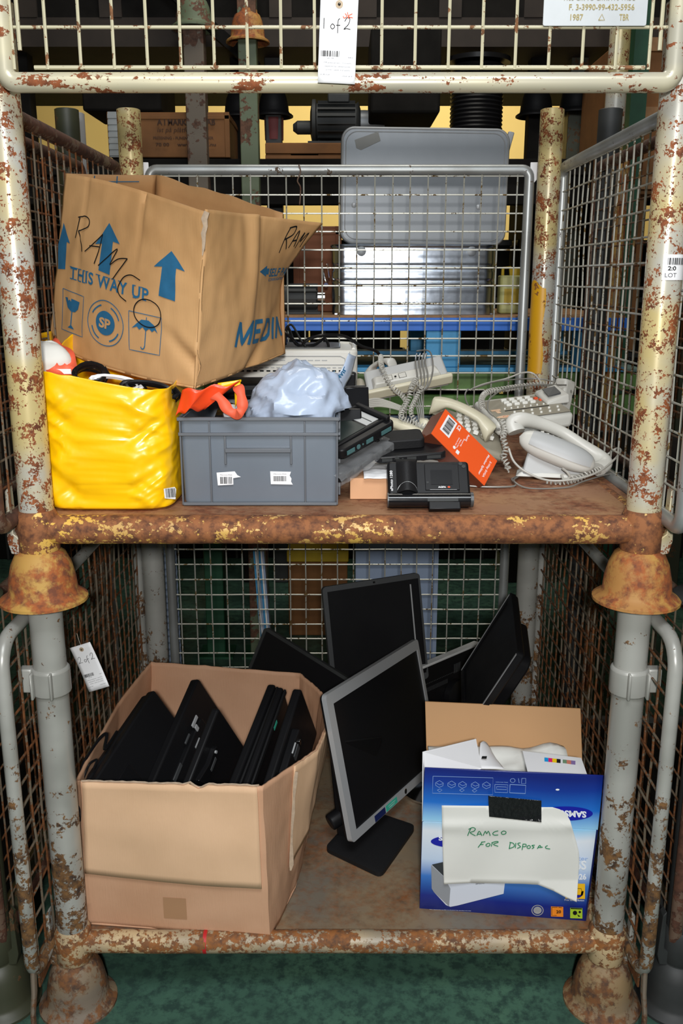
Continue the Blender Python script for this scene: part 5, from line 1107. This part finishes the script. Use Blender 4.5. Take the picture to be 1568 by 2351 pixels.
# base and neck in world space under it
bs = [Vector((p.x, p.y, 0)) for p in (at(738, 1940, 0), )]
def pz(x, y, Z):
    d = at(x, y, 1)-at(x, y, 0); o = at(x, y, 0); return o+d*((Z-o.z)/d.z)
q = [pz(745, 1944, .19), pz(875, 2006, .19), pz(955, 1893, .19), pz(832, 1852, .19)]
c_ = sum(q, Vector())/4
mb = MB().mat(M['black_rough']); Pq = []
for i in range(4):
    for k in range(5):
        s = k/4; a_, b_, d_ = q[i-1], q[i], q[(i+1) % 4]; p0 = b_.lerp(a_, .10); p1 = b_.lerp(d_, .10); Pq.append((p0*(1-s)**2+b_*2*s*(1-s)+p1*s*s))
n = len(Pq); mb.add([(p.x, p.y, .177) for p in Pq]+[(p.x, p.y, .188) for p in Pq]+[tuple(c_.lerp(Vector((p.x, p.y, 0)), .9).xy)+(.191,) for p in Pq], [(j*n+i, j*n+(i+1) % n, (j+1)*n+(i+1) % n, (j+1)*n+i) for j in range(2) for i in range(n)]+[tuple(range(n-1, -1, -1)), tuple(range(2*n, 3*n))])
mi = parent_inv(m1); o = mb.build('stand_base', None, smooth=40); o.parent = m1; o.matrix_local = mi
nk = MB().mat(M['black']).hexa([at(775, 1935, .36), at(808, 1945, .34), at(822, 1925, .42), at(790, 1915, .44)], [at(752, 1700, .36), at(790, 1700, .33), at(880, 1690, .45), at(850, 1690, .48)]); nk.lathe([(.022, -.03), (.022, .03)], (0, 0, 0), 20, TR(at(778, 1875, .36), ry=R(70), rz=R(30)))
o = nk.build('stand_neck', None, bevel=.005); o.parent = m1; o.matrix_local = mi
# second monitor behind
a = at(760, 1600, .50); a, b_, c_ = at(764, 1600, .74), at(950, 1317, .90), at(726, 1351, .79); X = frame3(a, a+b_-c_, c_)
m2 = monitor('dark silver framed monitor with a webcam, leaning behind the large silver one', X, (b_-c_).length, (c_-a).length, (.014, .006, .02, .016), M['dsilver'], back=.03, cam_=True)
MB().mat(M['silver']).bx(.279, .283, .03, .30, .0018, .004).build('bright_edge', m2)
t = thing('monitor_stand', 'round chromed stand foot behind the large silver monitor', 'stand', (.26, .60, .176))
MB().mat(M['chrome']).lathe([(.06, 0), (.085, .002), (.085, .008), (.05, .018), (.02, .022), (.016, .04)], (0, 0, 0), 36).build('foot', t, smooth=50)
MB().mat(M['silver']).lathe([(.020, .035), (.022, .06), (.014, .065)], (0, 0, 0), 20).build('neck', t)
# left black one, back towards us
a, b_, c_ = at(560, 1560, .86), at(770, 1700, .66), at(540, 1425, .93); X = frame3(a, b_, c_)
monitor('black monitor lying back to front behind the open box', X, (b_-a).length, (c_-a).length, (.01, .01, .01, .01), M['dgrey'], back=.02)
X = frame3(at(950, 1650, .80), at(1075, 1590, 1.0), at(968, 1512, .84))
m5 = monitor('black vented monitor back with a silver top edge, right of the large silver one', X, .34, .150, (.01, .01, .01, .01), M['black'], back=.004)
MB().mat(plain('pale silver strip', srgb(206, 208, 208), .4)).bx(0, .34, .150, .158, -.022, .006).build('silver_edge', m5, bevel=.002)
mb = MB().mat(M['dsilver'])
for k in range(22): mb.box((.05+k*.008, .095, .0024), (.003, .003, .0008))
for k in range(20): mb.box((.05+k*.006, .075, .0024), (.0018, .014, .0008)); mb.box((.20+k*.0045 if k < 8 else .05, .105, .0024), (.0018, .03, .0008))
mb.build('vent_slots', m5)
MB().mat(M['black']).lathe([(.05, 0), (.05, .02), (.03, .03)], (.20, .02, 0), 20).build('hinge_boss', m5, smooth=50)
X = frame3(at(1075, 1530, .65), at(1060, 1690, .43), at(1187, 1344, .55)); X = frame3(at(1060, 1690, .43), at(1190, 1500, .36), at(1075, 1530, .65))
a, b_, c_ = at(1062, 1692, .42), at(1190, 1500, .34), at(1075, 1530, .65)
X = frame3(a, b_, c_); Wm = (b_-a).length; Hm = (c_-a).length*1.1
m4 = monitor('large black monitor tilted against the right mesh panel with one bright silver edge', X, Wm, Hm, (.016, .022, .016, .010), M['black'], back=.045)
MB().mat(M['silver']).bx(.0, Wm-.006, .0, .006, .0018, .003).build('bright_edge', m4); MB().mat(M['silver']).bx(.004, Wm-.01, Hm-.005, Hm-.001, .0018, .003).build('bright_edge', m4)

# ---- printed blue carton
S0, S1, S2 = Vector((.186, .091, .177)), Vector((.572, .047, .177)), Vector((.190, .090, .543))
ux = (S1-S0).normalized(); nrm = ux.cross(S2-S0).normalized(); uy = nrm.cross(ux); cc = Vector((.003, -1.74, 1.605))
def onpl(x, y, off=0):
    d = at(x, y, 1)-cc; return cc+d*((S0+nrm*off-cc).dot(nrm)/d.dot(nrm))
m, nt, b = _new('blue gradient print'); tc = nt.nodes.new('ShaderNodeTexCoord'); sx = nt.nodes.new('ShaderNodeSeparateXYZ'); nt.links.new(tc.outputs['Object'], sx.inputs[0])
n = nz(nt, 2.5, 1, .5, (1, 1, 0), 3); ma = nt.nodes.new('ShaderNodeMath'); ma.operation = 'MULTIPLY_ADD'; nt.links.new(n, ma.inputs[0]); ma.inputs[1].default_value = .10; nt.links.new(sx.outputs[2], ma.inputs[2])
mr = nt.nodes.new('ShaderNodeMapRange'); nt.links.new(ma.outputs[0], mr.inputs[0]); mr.inputs[1].default_value = .05; mr.inputs[2].default_value = .42
nt.links.new(ramp(nt, mr.outputs[0], [(0, srgb(14, 26, 92)), (.12, srgb(20, 40, 130)), (.26, srgb(60, 120, 200)), (.38, srgb(196, 214, 238)), (.58, srgb(226, 232, 240)), (.66, srgb(150, 205, 240)), (.78, srgb(34, 112, 205)), (.92, srgb(20, 56, 150)), (1, srgb(20, 36, 120))]), b.inputs['Base Color']); b.inputs['Roughness'].default_value = .28
M['bluebox'] = m
t = thing('cardboard_box', 'blue and white printed printer box with a handwritten note taped on', 'box', (.38, .2, .177))
Q = lambda x, y, off=0: onpl(x, y, off)
f00, f10, f01, f11, k0, k1 = Q(963, 2090), Q(1345, 2118), Q(975, 1763), Q(1387, 1781), Q(969, 1886), Q(1373, 1906)
dv = Vector((.035, .27, 0)); up_ = Vector((0, 0, 1)); th = -nrm*.004
def quad(mb, a, b_, c_, d_, nv): mb.hexa([a, b_, b_+nv, a+nv], [d_, c_, c_+nv, d_+nv])
mb = MB().mat(M['bluebox']); quad(mb, f00, f10, k1, k0, th); fr = mb.build('front_panel', t, world=True, bevel=.0012)
mb = MB().mat(M['bluebox']); quad(mb, k0, k1, f11, f01, th); fl = mb.build('front_flap', t, world=True, bevel=.0012)
M['bluedark'] = plain('dark blue carton side', srgb(20, 30, 84), .4)
mb = MB().mat(M['bluedark']); quad(mb, f00+dv, f00, k0, k0+dv, Vector((.004, 0, 0))); mb.build('side_panel', t, world=True); mb = MB().mat(M['bluedark']); quad(mb, f10, f10+dv, k1+dv, k1, Vector((-.004, 0, 0))); mb.build('side_panel', t, world=True)
mb = MB().mat(M['card']); quad(mb, f10+dv, f00+dv, k0+dv, k1+dv, Vector((0, -.004, 0))); mb.hexa([p+nrm*-.006 for p in (f00, f10)]+[f10+dv*.97, f00+dv*.97], [p+nrm*-.006+up_*.003 for p in (f00, f10)]+[f10+dv*.97+up_*.003, f00+dv*.97+up_*.003]); mb.build('back_panel', t, world=True)
M['card_smooth'] = plain('smooth brown liner', srgb(196, 150, 102), .6, var=.03, vs=3)
mb = MB().mat(M['card_smooth']); bk0, bk1 = k0+dv, k1+dv; T0, T1_ = at(976, 1611, .40), at(1333, 1627, .37); quad(mb, bk0, bk1, T1_, T0, Vector((0, .004, 0))); mb.build('back_flap', t, world=True, bevel=.001)
mb = MB().mat(M['white']); quad(mb, k0+up_*.0, k0+dv*.95, at(1093, 1697, .27), at(970, 1727, .13), Vector((.002, 0, .002))); mb.build('side_flap', t, world=True)
mb = MB().mat(M['white']); quad(mb, k0.lerp(k1, .02)+up_*.06+dv*.1, at(1106, 1765, .12), at(1093, 1697, .22), at(970, 1727, .13), Vector((0, .002, 0))); mb.build('side_flap', t, world=True)
sf = MB().mat(M['white']); quad(sf, at(1212, 1775, .11), at(1352, 1790, .09), at(1335, 1741, .17), at(1200, 1725, .20), Vector((0, .002, 0))); sfo = sf.build('side_flap', t, world=True)
def flp(x, y): return at(x, y, .11+(1780-y)*.0015).lerp(at(x, y, .0), .012)
for (x0, x1, c1) in ((1250, 1259, srgb(20, 150, 220)), (1259, 1268, srgb(220, 30, 110)), (1268, 1278, srgb(240, 200, 20)), (1278, 1287, (.01, .01, .01)), (1292, 1301, srgb(110, 140, 110)), (1301, 1311, srgb(200, 120, 100)), (1311, 1321, srgb(130, 110, 160))):
    MB().mat(plain('colour swatch', c1, .5)).add([flp(x0, 1739+(x0-1250)*.11), flp(x1, 1739+(x1-1250)*.11), flp(x1, 1748+(x1-1250)*.11), flp(x0, 1748+(x0-1250)*.11)], [(0, 1, 2, 3)]).build('colour_swatch', sfo, world=True)
t2 = thing('manual', 'curled white printed leaflet in the blue box', 'leaflet', tuple(at(1140, 1740, .2)))
MB().mat(M['white']).grid(lambda u, v: at(1098+u*60, 1765, .16).lerp(at(1103+u*35, 1706+u*u*42, .24), v)+Vector((0, .03*math.sin(u*2)*v, 0)), 12, 8).build('sheet', t2, world=True, solid=.0006)
MB().mat(M['ink']).grid(lambda u, v: at(1105+u*12, 1742, .185).lerp(at(1107+u*11, 1736, .19), v), 2, 2).build('print', t2, world=True)
t2 = thing('packing_tray', 'grey moulded paper tray filling the blue box', 'packing', (.4, .2, .40))
MB().mat(M['offwhite']).grid(lambda u, v: Vector((.22+u*.34, .12+v*.20, .44+.02*noise.noise(Vector((u*5, v*4, 2)))+.03*v)), 20, 14).build('tray', t2, world=True, solid=.004); MB().mat(M['offwhite']).bx(.25, .53, .13, .30, .182, .43).build('packed_block', t2, world=True, bevel=.01)
# print on the front
o1, o2 = .0012, .0020
F1_ = lambda x, y: Q(x, y, o1); F2_ = lambda x, y: Q(x, y, o2)
M['blueink'] = plain('royal blue ink', srgb(22, 28, 160), .3); M['whiteink'] = plain('white ink', srgb(236, 240, 246), .35); M['paleink'] = plain('pale blue line ink', srgb(150, 180, 226), .4)
def tx(st, x0, y0, x1, y1, slope=.045, flip=False, **k):
    """text between two photo columns; y1 is the top; flip turns it upside down"""
    v, f = fit(st, 0, 0, 1, 1, **k)
    if flip: v = [(1-a, 1-b_) for a, b_ in v]
    return [(x0+(x1-x0)*a, y0+(y1-y0)*b_+slope*(x0+(x1-x0)*a-x0)) for a, b_ in v], f
mb = MB().mat(M['blueink']).shape(disc(1297, 1868, 64, 48, 16.5), F1_); mb.mat(M['whiteink']).shape(tx('SAMSUNG', 1250, 1873, 1346, 1858, .05, True, bold=.04), F2_)
mb.mat(M['paleink']); L_ = lambda pts, w_=.9, k=1: mb.shape(pen([pts], w_, k), F1_)
L_([(994, 1782), (1132, 1786), (1131, 1825), (993, 1821), (994, 1782)])
for x, y in ((1009, 1800), (1037, 1801), (1062, 1802), (1091, 1803), (1117, 1803)):
    L_([(x-9, y-3), (x, y-8), (x+9, y-2), (x+8, y+4), (x-1, y+8), (x-9, y+3), (x-9, y-3)]); L_([(x-7, y-2), (x, y+2), (x+8, y-1)])
for x, y in ((1009, 1814), (1060, 1814), (1089, 1815)): L_([(x-5, y), (x+1, y-3), (x+6, y), (x, y+4), (x-5, y)])
L_([(1136, 1801), (1166, 1802), (1165, 1820), (1136, 1819), (1136, 1801)]); L_([(1171, 1801), (1207, 1803), (1206, 1822), (1170, 1820), (1171, 1801)], 1.3); L_([(1140, 1806), (1163, 1807), (1163, 1813), (1140, 1812), (1140, 1806)])
mb.shape(disc(1177, 1792, 6, 18, 5, 5), F1_); L_([(1190, 1787), (1192, 1798)]); L_([(1198, 1787), (1207, 1787), (1207, 1799), (1197, 1799), (1198, 1787)])
mb.shape(tx('Safety information', 1138, 1797, 1166, 1794, .03, True), F1_)
mb.mat(M['whiteink']).shape(disc(1280, 1813, 4.5, 12, 2.2), F1_)
mb.build('flap_print', fl, world=True)
mb = MB().mat(M['blueink']).shape(disc(1053, 1932, 64, 48, 15), F1_); mb.mat(M['whiteink']).shape(tx('SAMSUNG', 1007, 1930, 1102, 1920, -.0, bold=.04), F2_)
mb.build('logo_print', fr, world=True)
mb = MB().mat(plain('printed pale grey', srgb(214, 220, 232), .35)).shape(poly([(992, 1988), (990, 1985), (1060, 2000), (1160, 2020), (1156, 2052), (1050, 2079), (1034, 2082), (1024, 2078), (996, 2048), (991, 2040)]), F1_)
mb.mat(plain('printed mid grey', srgb(146, 150, 156), .4)).shape(poly([(990, 1986), (1018, 2012), (1034, 2040), (1031, 2081), (996, 2048), (991, 2040)]), F2_).mat(plain('printed dark grey', srgb(52, 56, 60), .35)).shape(poly([(991, 1985), (1018, 1979), (1040, 1990), (1040, 2020), (1018, 2011)]), lambda x, y: Q(x, y, .0028))
mb.mat(M['ink']).shape(tx('SAMSUNG', 1092, 2031, 1112, 2027, -.1), lambda x, y: Q(x, y, .0028)); mb.build('printed_machine', fr, world=True)
mb = MB().mat(M['paleink']).shape(tx('Laser Printer', 1250, 1972, 1350, 1962), F1_).mat(M['whiteink']).shape(tx('M2026S', 1262, 1997, 1346, 1975, .0, bold=.03), F1_).shape(tx('M2026', 1300, 2020, 1346, 2006, .0, bold=.04), F1_).shape(tx('Print Screen Button', 1296, 2068, 1341, 2064, .03), F1_)
mb.shape(tx('*Note : Actual product may differ from the printed image depending on the model', 986, 2089, 1081, 2087, .035), F1_)
mb.mat(M['silver']).shape(disc(1234, 2090, 14, 28, 12.5, 12), F1_).shape(disc(1234, 2090, 9.5, 24, 8.5), F1_).shape(tx('BLI', 1228, 2092, 1240, 2087, 0, bold=.03), F2_)
def sq(x0, y0, x1, y1, c1, nm): mb.mat(plain(nm, c1, .4)).shape(([(x0, y1), (x1, y1+1), (x1, y0+1), (x0, y0)], [(0, 1, 2, 3)]), F1_)
sq(1298, 2028, 1343, 2063, srgb(244, 190, 30), 'amber patch'); sq(1265, 2081, 1293, 2104, srgb(240, 140, 34), 'orange patch'); sq(1309, 2084, 1337, 2108, srgb(170, 204, 50), 'lime patch')
mb.mat(M['ink']).shape(pen([[(1267, 2083), (1280, 2083)], [(1267, 2083), (1267, 2102), (1278, 2102)], [(1282, 2083), (1290, 2084)], [(1326, 2040), (1334, 2040), (1336, 2046), (1336, 2055), (1324, 2055), (1324, 2040)]], 1.0, 1), F2_).shape(tx('20', 1277, 2097, 1288, 2090, 0, bold=.03), F2_).shape(disc(1320, 2096, 5, 18, 5, 0), F2_).shape(disc(1331, 2094, 2.8, 12), F2_).shape(poly([(1325, 2099), (1333, 2104), (1328, 2105)]), F2_).shape(([(1310, 2087), (1336, 2088), (1336, 2085.6), (1310, 2084.6)], [(0, 1, 2, 3)]), F2_)
mb.mat(M['blueink']).shape(poly([(1322, 2055), (1338, 2055), (1340, 2046), (1335, 2046), (1332, 2060), (1326, 2062)]), F2_)
mb.build('small_print', fr, world=True)
# handwritten note and tape
t = thing('paper_note', 'white paper note reading RAMCO FOR DISPOSAL on the blue box', 'note', tuple(Q(1170, 1940, .004)))
def noff(x, y):
    c1 = max(0, (x-1250)/75); return .004+.010*c1**1.5+.022*math.exp(-((y-1897)/13)**2)*.25+.003*math.sin(x*.03+y*.02)+(.012*max(0, (y-2020)/50))
note = [(1014, 1849), (1120, 1850), (1245, 1853), (1268, 1853), (1285, 1858), (1300, 1868), (1309, 1884), (1315, 1905), (1318, 1915), (1322, 1928), (1329, 1955), (1330, 1975), (1328, 2010), (1324, 2071), (1300, 2061), (1270, 2045), (1235, 2031), (1200, 2029), (1150, 2028), (1080, 2027), (1019, 2030), (1016, 1940)]
bmh = subdiv(poly(note), 4); Nf = lambda x, y: Q(x, y, noff(x, y))
MB().mat(M['offwhite']).shape(bmh, Nf).build('paper', t, world=True, smooth=80, solid=.0007)
W = lambda x, y: (960+x/3.564, 1750+y/3.564); Z = lambda L_: [W(*p) for p in L_]
st = [[(432, 540), (415, 575), (405, 602)], [(412, 550), (445, 535), (468, 545), (455, 565), (425, 575), (445, 590), (470, 602)], [(480, 602), (500, 565), (522, 602)], [(488, 590), (515, 588)], [(532, 600), (550, 565), (560, 585), (575, 565), (590, 602)], [(655, 562), (625, 570), (610, 585), (625, 597), (655, 595)], [(700, 562), (680, 575), (690, 590), (715, 585), (718, 570), (700, 562)],
      [(490, 698), (515, 665), (525, 650)], [(515, 655), (550, 650)], [(505, 675), (535, 672)], [(575, 662), (555, 675), (562, 688), (582, 685), (588, 670), (575, 662)], [(608, 655), (598, 690)], [(600, 660), (640, 648), (655, 655), (615, 672), (655, 688)],
      [(755, 655), (745, 708)], [(748, 655), (780, 665), (785, 690), (742, 708)], [(800, 660), (795, 702)], [(838, 660), (815, 665), (825, 680), (838, 692), (810, 705)], [(858, 670), (850, 718)], [(855, 670), (882, 672), (880, 688), (855, 692)], [(905, 680), (890, 692), (898, 705), (915, 702), (918, 688), (905, 680)], [(955, 678), (930, 682), (948, 695), (930, 708)], [(975, 708), (995, 680), (1008, 700)], [(982, 698), (1020, 695)], [(1060, 682), (1042, 692), (1048, 705), (1080, 710)]]
MB().mat(M['green_ink']).shape(pen([Z(s_) for s_ in st], 1.9, 4), lambda x, y: Q(x, y, noff(x, y)+.0030)).build('handwriting', t, world=True)
t = thing('adhesive_tape', 'strip of shiny black tape holding the paper note', 'tape', tuple(Q(1180, 1855, .006)))
m = plain('shiny creased black tape', (.01, .01, .011), .14, bmp=.9, bscale=60)
MB().mat(m).shape(subdiv(poly([(1121, 1827), (1243, 1838), (1243, 1888), (1180, 1881), (1123, 1875)]), 5), lambda x, y: Q(x, y, noff(x, y)+.0034+.0015*noise.noise(Vector((x*.15, y*.12, 1)))*(y > 1848))).build('strip', t, world=True, smooth=60, solid=.0004)

hang_tag('white hang tag marked 2 of 2 on the left mesh', TR(at(183, 1481, .20), rz=R(-8), ry=R(-20), s=.86), two_of_two, False)
lead('wire_twist', 'bent wire end hooked on the rear top tube', [at(686, 378, 1.07), at(690, 395, 1.065), at(683, 415, 1.07), at(690, 432, 1.075), at(688, 470, 1.075)], .0022, M['tube_brown'], cat='wire')
